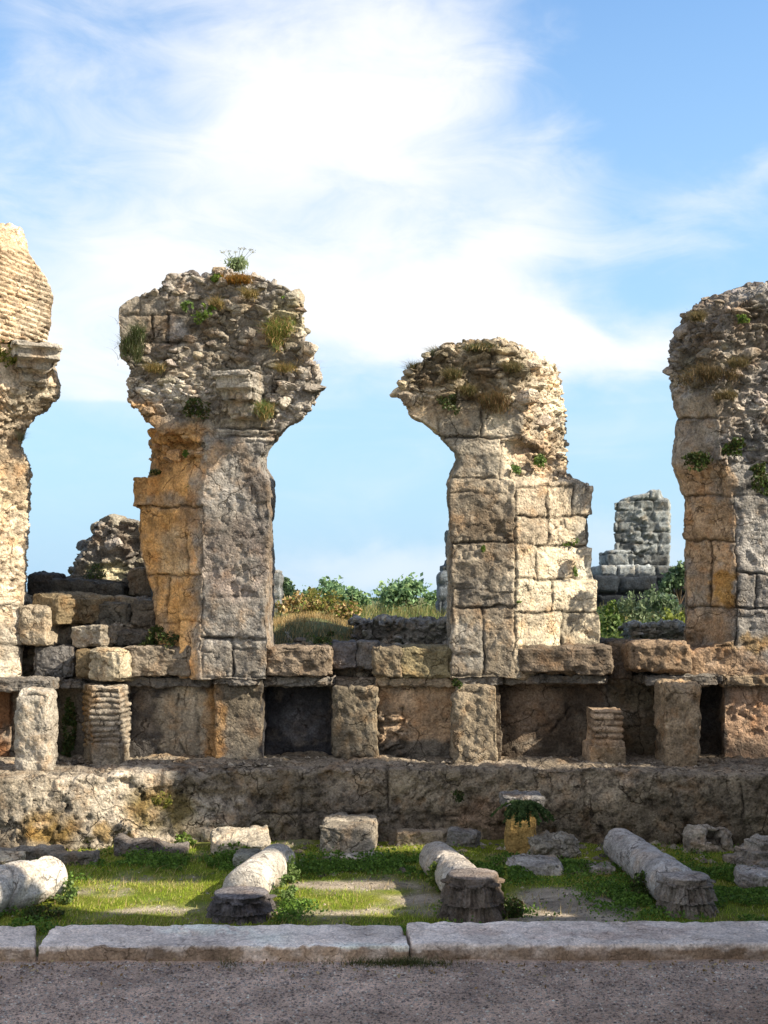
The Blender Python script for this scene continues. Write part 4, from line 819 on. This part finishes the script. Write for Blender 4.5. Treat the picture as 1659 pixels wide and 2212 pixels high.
lying('dark boulder behind the pierced stone at the right edge', 1576, 1690, 1790, 1840, 10.2, 0.4, (0.21, 0.19, 0.17), 216, k=3, amp=0.04)
lying('stepped moulding fragment at the right edge, set at an angle', 1598, 1700, 1820, 1886, 9.45, 0.40, (0.34, 0.31, 0.27), 217, carve=steps, k=14, rot=(0, 0, 18))
lying('pale tilted block at the right edge in front of the stepped fragment', 1604, 1720, 1892, 1934, 8.85, 0.34, (0.40, 0.37, 0.34), 218, k=6, rot=(0, 5, -10))
lying('small grey slab lying flat beside the longest shaft', 1180, 1240, 1822, 1834, 10.1, 0.2, (0.34, 0.32, 0.29), 219, k=4)
lying('little dark stone beside the low buried capital shaft', 500, 560, 1846, 1872, 9.55, 0.25, (0.20, 0.20, 0.17), 220, k=3)

# ------------------------------------------------------------------ tall wall added outside the frame, openings cut to place sun and shade
occ = [boxw(3.0, 3.35, 1.2, 6.7, -0.1, 4.35)]
def xz(poly, y0, y1):
    n = len(poly); V = [(x, y0, z) for x, z in poly]+[(x, y1, z) for x, z in poly]
    return V, [tuple(range(n)), tuple(range(n, 2*n))[::-1]] + [(i, (i+1) % n, n+(i+1) % n, n+i) for i in range(n)]
occ.append(xz([(2.5, -0.1), (20, -0.1), (20, 4.3), (8.9, 6.6), (6.1, 3.5), (2.5, 3.5)], 6.45, 6.75))
occ.append(xz([(2.5, 3.4), (2.66, 3.4), (2.66, 6.6), (8.8, 6.6), (6.2, 3.6), (20, 3.6), (20, 11.9), (16.0, 12.0), (15.95, 10.4), (14.3, 10.3), (14.2, 11.9), (12.2, 11.7), (10.9, 11.4), (10.9, 9.95), (12.7, 9.9), (12.7, 8.4), (9.7, 8.25), (6, 8.2), (2.5, 8.15)], 6.452, 6.752))
ow = masonry('added_shade_wall', occ, 0.07, (0.36, 0.32, 0.25), auto=(0.45, 0.9), jd=0.05, warp=0.03, seed=71.0)
tag(ow, 'added unseen wall right of the court, its openings shaped to place sun and shade', 'wall')

# ------------------------------------------------------------------ vegetation
rnd = np.random.RandomState(11)
n = 80000; xy = np.stack([rnd.uniform(-3.5, 3.6, n), rnd.uniform(7.5, 10.3, n)], 1)
P3 = np.column_stack([xy, 0*xy[:, 0]]); dmk = dirt_mask(xy[:, 0], xy[:, 1]); dn = 0.55+0.9*fbm(P3, 2.2, 91, 4)
keep = rnd.rand(n) < np.clip((1-dmk)*dn, 0.02, 1); xy = xy[keep]
B = np.column_stack([xy, gheight(xy[:, 0], xy[:, 1])-0.003])
tag(blades('grass', B, 0.030, 0.006, [(0.28, 0.38, 0.03), (0.19, 0.28, 0.02), (0.36, 0.42, 0.06), (0.48, 0.42, 0.16)], rnd, lean=0.8, origin=(0, 0, 0)), 'short mossy grass between the fallen columns', 'grass', kind='stuff')
n = 2600; xy = np.stack([rnd.uniform(-3.4, 3.5, n), rnd.uniform(7.55, 10.2, n)], 1); P3 = np.column_stack([xy, 0*xy[:, 0]]); xy = xy[fbm(P3, 3, 44, 3) > 0.02]
tag(blades('dry_stalks', np.column_stack([xy, gheight(xy[:, 0], xy[:, 1])]), 0.075, 0.005, [(0.45, 0.36, 0.18), (0.35, 0.26, 0.12), (0.28, 0.24, 0.10)], rnd, lean=1.0, origin=(0, 0, 0)), 'dry straw coloured stalks scattered through the grass', 'grass', kind='stuff')
n = 700; xy = np.stack([rnd.uniform(-3, 3, n), 7.02-np.abs(rnd.randn(n))*0.22], 1)
tag(leaves('leaf_litter', np.column_stack([xy, np.full(n, 0.052)]), 0.012, [(0.30, 0.20, 0.09), (0.22, 0.14, 0.07), (0.38, 0.30, 0.16)], rnd, up=0.0, origin=(0, 0, 0)), 'small dead leaves and grit gathered along the front of the kerb', 'litter', kind='stuff')
# clover: denser in patches
pat = [(-2.05, 9.75, 0.62, 0.16), (-1.45, 9.60, 0.45, 0.14), (-1.15, 9.75, 0.3, 0.12), (-2.6, 9.2, 0.35, 0.2), (-0.35, 9.5, 0.55, 0.22), (0.3, 9.6, 0.4, 0.25), (-2.7, 8.0, 0.4, 0.2), (-0.62, 8.2, 0.14, 0.25), (0.05, 7.75, 0.4, 0.08), (0.9, 9.4, 0.5, 0.35), (1.75, 8.6, 0.3, 0.5), (2.5, 9.0, 0.5, 0.6), (2.5, 8.2, 0.4, 0.25), (0.75, 8.2, 0.35, 0.15), (1.5, 9.6, 0.5, 0.2), (-1.9, 7.75, 0.7, 0.07), (-0.2, 9.75, 0.3, 0.1)]
Cs = []
for (x, y, rx, ry) in pat:
    k = int(2600*rx*ry/0.08); Cs.append(np.stack([x+rx*rnd.randn(k)*0.55, y+ry*rnd.randn(k)*0.6], 1))
xy = np.concatenate(Cs); P3 = np.column_stack([xy, 0*xy[:, 0]]); nn = fbm(P3, 4, 95, 3); keep = (nn > -0.18) & (xy[:, 1] > 7.55); xy = xy[keep]; nn = nn[keep]
B = np.column_stack([xy, gheight(xy[:, 0], xy[:, 1]) + 0.012 + rnd.rand(len(xy))*np.clip(0.035+0.09*nn, 0.01, 0.09)])
tag(leaves('clover', B, 0.017, [(0.10, 0.19, 0.03), (0.07, 0.14, 0.025), (0.14, 0.24, 0.04)], rnd, up=0.1, long=1.1, origin=(0, 0, 0)), 'dark green leafy clover around the fallen stones and columns', 'clover', kind='stuff')
# grass along the front of the kerb
n = 1500; xs = np.concatenate([rnd.uniform(-0.95, 0.4, n), rnd.randn(700)*0.12+0.20]); keep = rnd.rand(len(xs)) < 0.4+0.8*vn(np.stack([xs, 0*xs, 0*xs], 1), 3, 8); xs = xs[keep]
ys = 6.985 - np.abs(rnd.randn(len(xs)))*0.045
tag(blades('kerb_grass', np.column_stack([xs, ys, np.full(len(xs), 0.035)]), 0.05, 0.005, [(0.09, 0.10, 0.03), (0.13, 0.12, 0.05), (0.06, 0.08, 0.02)], rnd, lean=1.0, origin=(0, 0, 0)), 'low weedy grass growing along the front of the middle kerb slab', 'grass', kind='stuff')

LP = 'leafy plants growing beside the fallen columns'
def gplant(label, X, Y, rx, ry, n, size, seed, cols=GREENS, kind='leaf', g=LP):
    return tuft('leafy_plant', label, X, Y, yd(Y), rx, ry, kind, n, size, cols, seed, group=g)
BR = [(0.16, 0.24, 0.07), (0.12, 0.20, 0.05), (0.20, 0.27, 0.10)]
gplant('bright leafy plant right of the low capital, at the near end of its shaft', 615, 1955, 0.12, 0.20, 900, 0.018, 301, BR)
gplant('taller leafy plant against the middle of the shaft behind the low capital', 632, 1910, 0.07, 0.20, 500, 0.018, 302, BR)
gplant('leafy plant at the right of the white column shaft by the left edge', 142, 1950, 0.13, 0.18, 900, 0.018, 303, BR)
gplant('small sprig between the sunny shaft and the flat slab', 667, 1893, 0.03, 0.07, 90, 0.016, 304, BR)
gplant('weed at the left side of the central shaft with sunlit tips', 942, 1925, 0.08, 0.20, 450, 0.02, 305, [(0.22, 0.27, 0.06), (0.12, 0.18, 0.04)])
gplant('sunlit weed peeping out right of the tall dark capital', 1088, 1925, 0.05, 0.20, 300, 0.02, 306, [(0.24, 0.30, 0.06), (0.14, 0.2, 0.04)])
gplant('dark leafy plant at the right foot of the tall dark capital', 1100, 1985, 0.10, 0.12, 500, 0.018, 307, DARKG)
gplant('green clump against the left side of the longest shaft', 1395, 1945, 0.10, 0.16, 500, 0.018, 308, DARKG+GREENS[:1])
gplant('low dark plant in front of the white shaft at the left', 90, 1990, 0.16, 0.12, 700, 0.016, 309, DARKG)
gplant('bright clover clump between the carved moulding and the tilted slab', 405, 1835, 0.11, 0.12, 700, 0.018, 310, GREENS)
gplant('bright clover clump in front of the tilted flat slab', 500, 1858, 0.16, 0.11, 900, 0.018, 311, GREENS)
gplant('green clump along the foot of the mossy plinth at the left', 180, 1838, 0.18, 0.10, 700, 0.018, 312, GREENS)
# fern on the yellow stump
rf = np.random.RandomState(33); fc = np.array([wx(1128, 9.85), 9.85, wz(1735, 9.85)]); fr_pts = []
for k in range(26):
    a = rf.rand()*6.28; ln = 0.14+0.12*rf.rand(); fl = np.linspace(0, 1, 26)
    c = fc + np.stack([np.cos(a)*ln*fl, -abs(np.sin(a))*ln*0.8*fl, 0.09*fl-0.24*fl**2*(0.6+rf.rand()*0.5)], 1)
    for s in (-1, 1): fr_pts.append(c + s*np.stack([-np.sin(a)*0.03*(1-fl), np.cos(a)*0.03*(1-fl), 0*fl], 1))
    fr_pts.append(c)
tag(leaves('fern', np.concatenate(fr_pts), 0.022, [(0.07, 0.12, 0.04), (0.05, 0.09, 0.03), (0.10, 0.15, 0.05)], rf, origin=tuple(fc)), 'green fern drooping over the yellow stone stump', 'fern')

WG = 'plants rooted in the masonry of the piers'
def wp(label, *a, **k):
    k.setdefault('group', WG); nm = k.pop('name', 'wall_plant'); return tuft(nm, label, *a, **k)
# mushroom pier
um = empty('flowering_plant', (wx(512, 11.4), 11.4, wz(585, 11.4))); tag(um, 'flowering plant with thin umbels on the very top of the mushroom shaped pier', 'plant')
rp = np.random.RandomState(5); c0 = np.array(um.location)
lv = c0 + rp.randn(700, 3)*np.array([0.045, 0.04, 0.028]) + np.array([0, 0, 0.06]); leaves('foliage', lv, 0.013, [(0.20, 0.27, 0.13), (0.26, 0.32, 0.16)], rp, parent=um, up=0.6, long=3.5)
for k in range(7):
    a = -1.2+2.4*k/6+rp.rand()*0.2; tip = c0 + np.array([0.16*math.sin(a), 0.05*rp.randn(), 0.17+0.05*math.cos(a)])
    V = []; 
    for t in np.linspace(0, 1, 6):
        p = c0*(1-t)+tip*t + np.array([0, 0, 0.02*math.sin(3.1*t)]); V += [p-np.array([0.0022, 0, 0]), p+np.array([0.0022, 0, 0])]
    st = mesh_obj('stem', V, np.array([[2*i, 2*i+1, 2*i+3, 2*i+2] for i in range(5)]), np.tile((0.18, 0.2, 0.1), (12, 1)), M_LEAF, parent=um)
    fl = tip + rp.randn(26, 3)*np.array([0.014, 0.014, 0.005]); leaves('flower_head', fl, 0.009, [(0.30, 0.32, 0.22), (0.36, 0.34, 0.2)], rp, parent=um, long=1)
wp('rusty orange tuft on top of the mushroom shaped pier below the flowering plant', 512, 608, 11.05, 0.14, 0.10, n=700, size=0.06, cols=RUST, seed=401)
wp('green cushion on the crest of the mushroom shaped pier left of the rusty tuft', 470, 605, 11.05, 0.07, 0.07, kind='leaf', n=300, size=0.018, cols=GREENS, seed=402)
wp('bright green cushion below the crest of the mushroom shaped pier', 406, 672, 11.0, 0.06, 0.07, kind='leaf', n=260, size=0.02, cols=BR, seed=403)
wp('hanging green plant in the middle of the rubble head of the mushroom shaped pier', 440, 700, 10.98, 0.12, 0.20, kind='leaf', n=700, size=0.018, cols=GREENS, seed=404)
wp('small green cushion high on the right shoulder of the mushroom shaped pier', 617, 645, 11.0, 0.05, 0.06, kind='leaf', n=200, size=0.018, cols=GREENS, seed=405)
wp('large yellowish grass tuft on the right side of the rubble head', 596, 745, 10.98, 0.18, 0.34, n=900, size=0.08, cols=DRY[:2]+GREENS[1:4], seed=406)
wp('dark grey green bush in the hollow at the left of the rubble head', 286, 765, 10.95, 0.13, 0.34, n=1400, size=0.06, cols=GREY+DARKG, seed=407, lean=0.3)
wp('dark moss clump under the dark overhang of the mushroom shaped pier', 430, 905, 10.95, 0.14, 0.16, kind='leaf', n=800, size=0.018, cols=DARKG, seed=408)
wp('fresh green and dry tuft to the right of the bracket', 568, 905, 10.92, 0.12, 0.20, n=600, size=0.07, cols=BR+DRY[:2], seed=409)
wp('dry grass on the right shoulder above the arch of the mushroom shaped pier', 655, 800, 11.15, 0.13, 0.14, n=500, size=0.06, cols=DRY, seed=410)
wp('thin straggly stems sticking out at the right tip of the mushroom shaped pier', 685, 815, 11.3, 0.04, 0.26, n=16, size=0.035, cols=GREY, seed=411, lean=0.8)
wp('thin straggly stems sticking out at the left of the rubble head', 254, 760, 11.3, 0.03, 0.34, n=12, size=0.03, cols=GREY, seed=412, lean=0.9)
wp('green cushion on the orange ledge of the mushroom shaped pier', 405, 1058, 11.2, 0.07, 0.05, kind='leaf', n=260, size=0.018, cols=GREENS+DARKG, seed=413)
wp('olive tuft on the projecting slab at the left of the orange flank', 338, 1032, 11.4, 0.06, 0.06, kind='leaf', n=220, size=0.018, cols=DARKG+DRY[3:], seed=414)
wp('small weed in the orange flank under the arch stub', 400, 985, 11.1, 0.035, 0.07, kind='leaf', n=120, size=0.016, cols=GREENS, seed=415)
# hooked pier
wp('brown and green turf capping the hooked pier', 1040, 760, 11.15, 0.34, 0.10, n=1600, size=0.05, cols=DRY[1:]+GREY+DARKG, seed=421)
wp('pale grass tuft on the left slope of the hooked head', 955, 770, 11.2, 0.12, 0.12, n=600, size=0.05, cols=GREY+DRY[:1], seed=422)
wp('rust brown hanging turf in the middle of the hooked head', 1060, 880, 10.97, 0.20, 0.20, n=1000, size=0.06, cols=[(0.16, 0.10, 0.05), (0.20, 0.13, 0.06), (0.10, 0.09, 0.04)], seed=423, lean=0.3)
wp('dark green moss on the left underside of the hooked head', 965, 890, 10.98, 0.16, 0.12, kind='leaf', n=600, size=0.016, cols=DARKG+GREY[:1], seed=424)
wp('dry tuft at the right shoulder of the hooked head', 1190, 805, 11.6, 0.10, 0.10, n=400, size=0.05, cols=DRY+GREY, seed=425)
wp('bright green weed low on the inner corner of the hooked pier', 1110, 1022, 11.15, 0.06, 0.08, kind='leaf', n=300, size=0.018, cols=BR, seed=426)
wp('yellow green weed in the rubble of the hooked pier flank', 1165, 1010, 11.25, 0.07, 0.12, kind='leaf', n=350, size=0.018, cols=GREENS+BR, seed=427)
wp('small green spot of weed on the shaded front of the hooked pier', 1044, 1192, 11.05, 0.025, 0.06, kind='leaf', n=100, size=0.014, cols=GREENS, seed=428)
wp('strip of green weed along a joint at the right of the sunlit flank', 1225, 1180, 11.45, 0.14, 0.04, kind='leaf', n=350, size=0.016, cols=GREENS, seed=429)
wp('green weed in the middle of the sunlit flank', 1242, 1245, 11.5, 0.04, 0.10, kind='leaf', n=200, size=0.018, cols=GREENS+BR, seed=430)
wp('weed at the lower left corner of the sunlit flank', 1122, 1318, 11.08, 0.03, 0.08, kind='leaf', n=120, size=0.016, cols=BR, seed=431)
for i, (X, Y, d, lab) in enumerate([(905, 800, 11.2, 'brown tuft near the left tip of the hooked head'), (985, 815, 10.98, 'olive tuft on the front of the hooked head, left of the rust brown turf'), (1110, 800, 11.0, 'dry tuft on the front of the hooked head above its bright flank'), (1010, 850, 10.97, 'dark hanging tuft between the underside moss and the rust brown turf')]):
    wp(lab, X, Y, d, 0.11, 0.12, n=420, size=0.05, cols=[(0.20, 0.15, 0.07), (0.13, 0.12, 0.05), (0.28, 0.22, 0.11), (0.10, 0.12, 0.05)], seed=470+i)
for i, (X, Y, d, lab) in enumerate([(540, 640, 10.98, 'ochre tuft under the crest of the mushroom shaped pier'), (470, 660, 10.98, 'small olive tuft between the green cushions of the mushroom shaped pier'), (610, 800, 10.98, 'dry tuft low on the right of the rubble head'), (340, 800, 11.0, 'dry tuft low on the left of the rubble head')]):
    wp(lab, X, Y, d, 0.10, 0.11, n=300, size=0.05, cols=[(0.30, 0.22, 0.09), (0.16, 0.16, 0.05), (0.38, 0.28, 0.12)], seed=480+i)
for i, (X, Y, d, lab) in enumerate([(1500, 690, 11.15, 'dry tuft on the left slope of the right hand rubble top'), (1600, 790, 11.1, 'dark tuft in the rubble right of the brown dry turf'), (1560, 860, 11.15, 'olive tuft below the brown dry turf of the right hand pier')]):
    wp(lab, X, Y, d, 0.11, 0.12, n=380, size=0.05, cols=[(0.20, 0.15, 0.07), (0.11, 0.11, 0.05), (0.26, 0.2, 0.1)], seed=490+i)
# right pier
wp('dark green clump hanging at the left shoulder of the right hand pier', 1500, 1012, 11.25, 0.16, 0.16, kind='leaf', n=900, size=0.02, cols=DARKG, seed=441)
wp('dark green clump on the front of the right hand pier', 1590, 985, 11.0, 0.13, 0.16, kind='leaf', n=900, size=0.02, cols=DARKG+GREENS[:1], seed=442)
wp('dark hanging plant near the right edge on the right hand pier', 1650, 1062, 11.0, 0.13, 0.24, kind='leaf', n=1100, size=0.02, cols=DARKG, seed=443)
wp('brown dry turf below the rubble top of the right hand pier', 1525, 822, 11.1, 0.22, 0.20, n=1100, size=0.06, cols=[(0.14, 0.10, 0.05), (0.09, 0.08, 0.04), (0.2, 0.14, 0.07)], seed=444, lean=0.4)
wp('small leafy weed at the right edge of the rubble top', 1608, 700, 11.0, 0.07, 0.07, kind='leaf', n=250, size=0.018, cols=GREENS, seed=445)
# left pier
wp('yellow green weed on the bracket of the left hand pier', 12, 790, 10.85, 0.10, 0.22, kind='leaf', n=600, size=0.02, cols=[(0.18, 0.20, 0.04), (0.12, 0.15, 0.03), (0.24, 0.2, 0.06)], seed=451)
wp('grey green weed in the lit flank of the left hand pier', 48, 950, 11.25, 0.04, 0.12, n=120, size=0.05, cols=GREY, seed=452)
# on the blocks
wp('dark green moss and grass at the foot of the orange flank', 345, 1392, 11.3, 0.22, 0.14, kind='leaf', n=1500, size=0.018, cols=DARKG, seed=461, name='moss_clump')
wp('green weed hanging at the left end of the niche right of the pinkish panel', 988, 1490, 10.95, 0.05, 0.10, kind='leaf', n=200, size=0.018, cols=DARKG, seed=462)
wp('ivy column between the grey niche and the narrow brick pedestal', 150, 1650, 11.3, 0.08, 0.62, kind='leaf', n=2200, size=0.02, cols=DARKG, seed=463, name='ivy')
wp('yellow moss on the ochre mossy plinth beside the dark hollow', 350, 1740, 10.12, 0.09, 0.12, kind='leaf', n=450, size=0.014, cols=[(0.2, 0.19, 0.04), (0.13, 0.15, 0.03)], seed=464, name='moss_clump')
wp('green sprig low on the plinth under the gap of the central slabs', 990, 1730, 10.42, 0.06, 0.10, kind='leaf', n=200, size=0.016, cols=DARKG, seed=465)
wp('green weed beside the rounded stub behind the tumbled blocks', 208, 1252, 12.6, 0.12, 0.14, kind='leaf', n=350, size=0.02, cols=GREY+GREENS[:1], seed=466)
wp('dark weed on the ledge at the right foot of the mushroom shaped pier', 712, 1392, 11.6, 0.20, 0.06, kind='leaf', n=500, size=0.016, cols=DARKG, seed=467)

# dry grass bank and weeds behind the wall
rb = np.random.RandomState(21)
def bank(name, label, x0, x1, y0, y1, n, ln, cols, kind='stuff', lean=0.6, w=0.007):
    xy = np.stack([rb.uniform(x0, x1, n), rb.uniform(y0, y1, n)], 1); P3 = np.column_stack([xy, 0*xy[:, 0]])
    keep = rb.rand(n) < 0.6+0.9*fbm(P3, 3, 15, 3); xy = xy[keep]
    B = np.column_stack([xy, gheight(xy[:, 0], xy[:, 1])])
    return tag(blades(name, B, ln, w, cols, rb, lean=lean, origin=(0, 0, 0)), label, 'grass', kind=kind)
bank('dry_grass', 'tawny dry grass on the bank behind the central gap', -1.5, 0.9, 12.7, 15.5, 12000, 0.085, DRY)
bank('tall_weeds', 'green grass and weeds behind the wall in the right hand gap', 2.0, 3.8, 12.4, 19, 9000, 0.14, GREENS+[(0.18, 0.26, 0.08)], lean=0.4)
bank('meadow_grass', 'rough grass stretching back from the ruin towards the trees', -12, 14, 15, 40, 30000, 0.35, [(0.20, 0.20, 0.06), (0.12, 0.17, 0.05), (0.28, 0.24, 0.10)], w=0.02)
for i, (X, Y, d, ry, n_, cs) in enumerate([(1330, 1385, 13.6, 0.30, 700, BR), (1375, 1368, 15, 0.45, 900, [(0.14, 0.19, 0.10), (0.2, 0.25, 0.14)]), (1428, 1362, 15.5, 0.55, 1000, [(0.16, 0.21, 0.12), (0.10, 0.16, 0.07)]), (1462, 1355, 14.2, 0.20, 500, [(0.26, 0.30, 0.05), (0.2, 0.24, 0.05)]), (1310, 1362, 15, 0.30, 700, GREENS)]):
    lab = ['bright grass clump at the foot of the sunlit flank', 'silvery weed in front of the distant tower base', 'tall silvery green weed below the distant tower', 'yellow green weed above the heap of grey rubble', 'green weed close behind the lower right corner of the hooked pier'][i]
    tuft('weed', lab, X, Y, d, 0.22, ry, 'leaf', n_, 0.032, cs, 500+i, group='weeds behind the right hand gap')
for i, (X, Y, d, rx, ry, cs) in enumerate([(625, 1330, 14.5, 0.30, 0.22, DRY+GREENS[3:]), (690, 1322, 15, 0.35, 0.25, [(0.30, 0.24, 0.08), (0.2, 0.22, 0.05)]), (745, 1335, 14.6, 0.25, 0.15, DRY+GREENS[:2])]):
    lab = ['ochre bush on the bank next to the mushroom shaped pier', 'yellowish bush in the middle of the dry bank', 'small mixed bush where the dry bank meets the rubble wall'][i]
    tuft('bush', lab, X, Y, d, rx, ry, 'leaf', 1000, 0.030, cs, 520+i, group='bushes on the dry bank', cat='bush')
# dead pale stems by the mushroom pier foot
for i in range(4):
    x0, z0_ = 606+i*8, 1388-i*2; a = np.array([wx(x0, 12.4), 12.4, wz(z0_, 12.4)]); b = np.array([wx(x0+26-i*14, 12.4), 12.5, wz(z0_-26+i*3, 12.4)])
    sd = np.array([0.006, 0, 0.006]); V = [a-sd, a+sd, b+sd*0.6, b-sd*0.6]; V += [v+np.array([0, 0.012, 0]) for v in V]
    tag(mesh_obj('dead_stem', V, [(0, 1, 2, 3), (7, 6, 5, 4), (0, 4, 5, 1), (1, 5, 6, 2), (2, 6, 7, 3), (3, 7, 4, 0)], np.tile((0.5, 0.46, 0.38), (8, 1)), M_BARK), 'pale dead stem on the ledge right of the mushroom shaped pier', 'stem', 'pale dead stems on the ledge')

# trees --------------------------------------------------------------
def tree(label, X, d, Ytop, width, cols, seed, leaf=0.11, nleaf=4200, name='tree', lumps=8):
    rt = np.random.RandomState(seed); x = wx(X, d); g = float(gheight(np.array([x]), np.array([float(d)]))[0]); ht = wz(Ytop, d)-g
    root = empty(name, (x, d, g)); tag(root, label, 'tree', 'trees on the horizon')
    V = []; Q = []
    def limb(a, b, ra, rb_):
        a, b = np.array(a), np.array(b); ax_ = b-a; ax_ /= np.linalg.norm(ax_)+1e-9; s = np.cross(ax_, [0.3, 1, 0.1]); s /= np.linalg.norm(s); u = np.cross(s, ax_); k = len(V)
        for c, r in ((a, ra), ((a+b)/2+0.05*rt.randn(3)*ra, (ra+rb_)/2), (b, rb_)):
            for j in range(7): th = j*2*math.pi/7; V.append(c+r*(math.cos(th)*s+math.sin(th)*u))
        for i in range(2):
            for j in range(7): Q.append((k+i*7+j, k+i*7+(j+1) % 7, k+(i+1)*7+(j+1) % 7, k+(i+1)*7+j))
    r0 = 0.03*ht; base = np.array([x, d, g-0.1]); fork = base+np.array([0, 0, 0.35*ht]); limb(base, fork, r0*1.3, r0)
    cs = []
    for k in range(lumps):
        p = np.array([x + width*0.5*rt.uniform(-0.9, 0.9), d+width*0.35*rt.uniform(-1, 1), 0]); f = 1-abs(p[0]-x)/(width*0.62); p[2] = g+ht*(0.38+0.52*f*rt.uniform(0.45, 1.0)); cs.append((p, width*rt.uniform(0.13, 0.24)))
        limb(fork, p, r0*0.55, r0*0.12)
    cs.append((np.array([x, d, g+ht*0.86]), width*0.15)); limb(fork, cs[-1][0], r0*0.6, r0*0.1)
    mesh_obj('trunk', np.array(V), Q, np.tile((0.16, 0.12, 0.08), (len(V), 1)), M_BARK, parent=root)
    L = []
    for p, r in cs:
        m = int(nleaf/len(cs)); q = rt.randn(m, 3); q /= np.linalg.norm(q, axis=1, keepdims=True); q *= (rt.rand(m)**0.6)[:, None]
        sp = np.where(rt.rand(m) < 0.3, 1.5, 0.9)[:, None]; L.append(p+q*r*sp*np.array([1, 1, 0.85]))
    L = np.concatenate(L); L = L[fbm(L, 1.6/width*2.2, seed, 3) > -0.20]; L = L + 0.12*width*0.3*np.stack([vn(L, 1.2, 1), vn(L, 1.2, 2), vn(L, 1.2, 3)], 1)
    leaves('crown', L, leaf, cols, rt, parent=root, up=0.2)
    return root
TG1 = [(0.13, 0.20, 0.10), (0.14, 0.21, 0.10), (0.08, 0.13, 0.08)]; TG2 = [(0.20, 0.32, 0.16), (0.28, 0.40, 0.18), (0.14, 0.24, 0.13)]
tree('dark green tree on the horizon just right of the mushroom shaped pier', 614, 27, 1246, 0.75, TG1, 601, leaf=0.07)
tree('feathery green tree left of centre on the horizon', 702, 33, 1254, 1.25, TG2, 602, leaf=0.07)
tree('small round tree to the right of the feathery tree on the horizon', 760, 32, 1272, 0.75, TG2, 603, leaf=0.07)
tree('largest bright green tree in the central gap on the horizon', 884, 31, 1252, 1.5, TG2, 604, leaf=0.07, nleaf=6000, lumps=12)
tree('low tree between the small round tree and the largest tree', 832, 35, 1306, 0.5, TG1, 605, leaf=0.07)
tree('palm like bush beside the distant tower at the edge of the right hand pier', 1468, 24, 1215, 0.7, TG1, 606, leaf=0.06, nleaf=2500)
tree('dark bush at the foot of the distant tower', 1340, 23, 1316, 0.8, [(0.05, 0.09, 0.05), (0.09, 0.14, 0.08)], 607, leaf=0.07)
tree('silvery bush below the distant tower, right of the dark bush', 1425, 22, 1296, 0.8, [(0.10, 0.15, 0.10), (0.15, 0.20, 0.14)], 608, leaf=0.06)
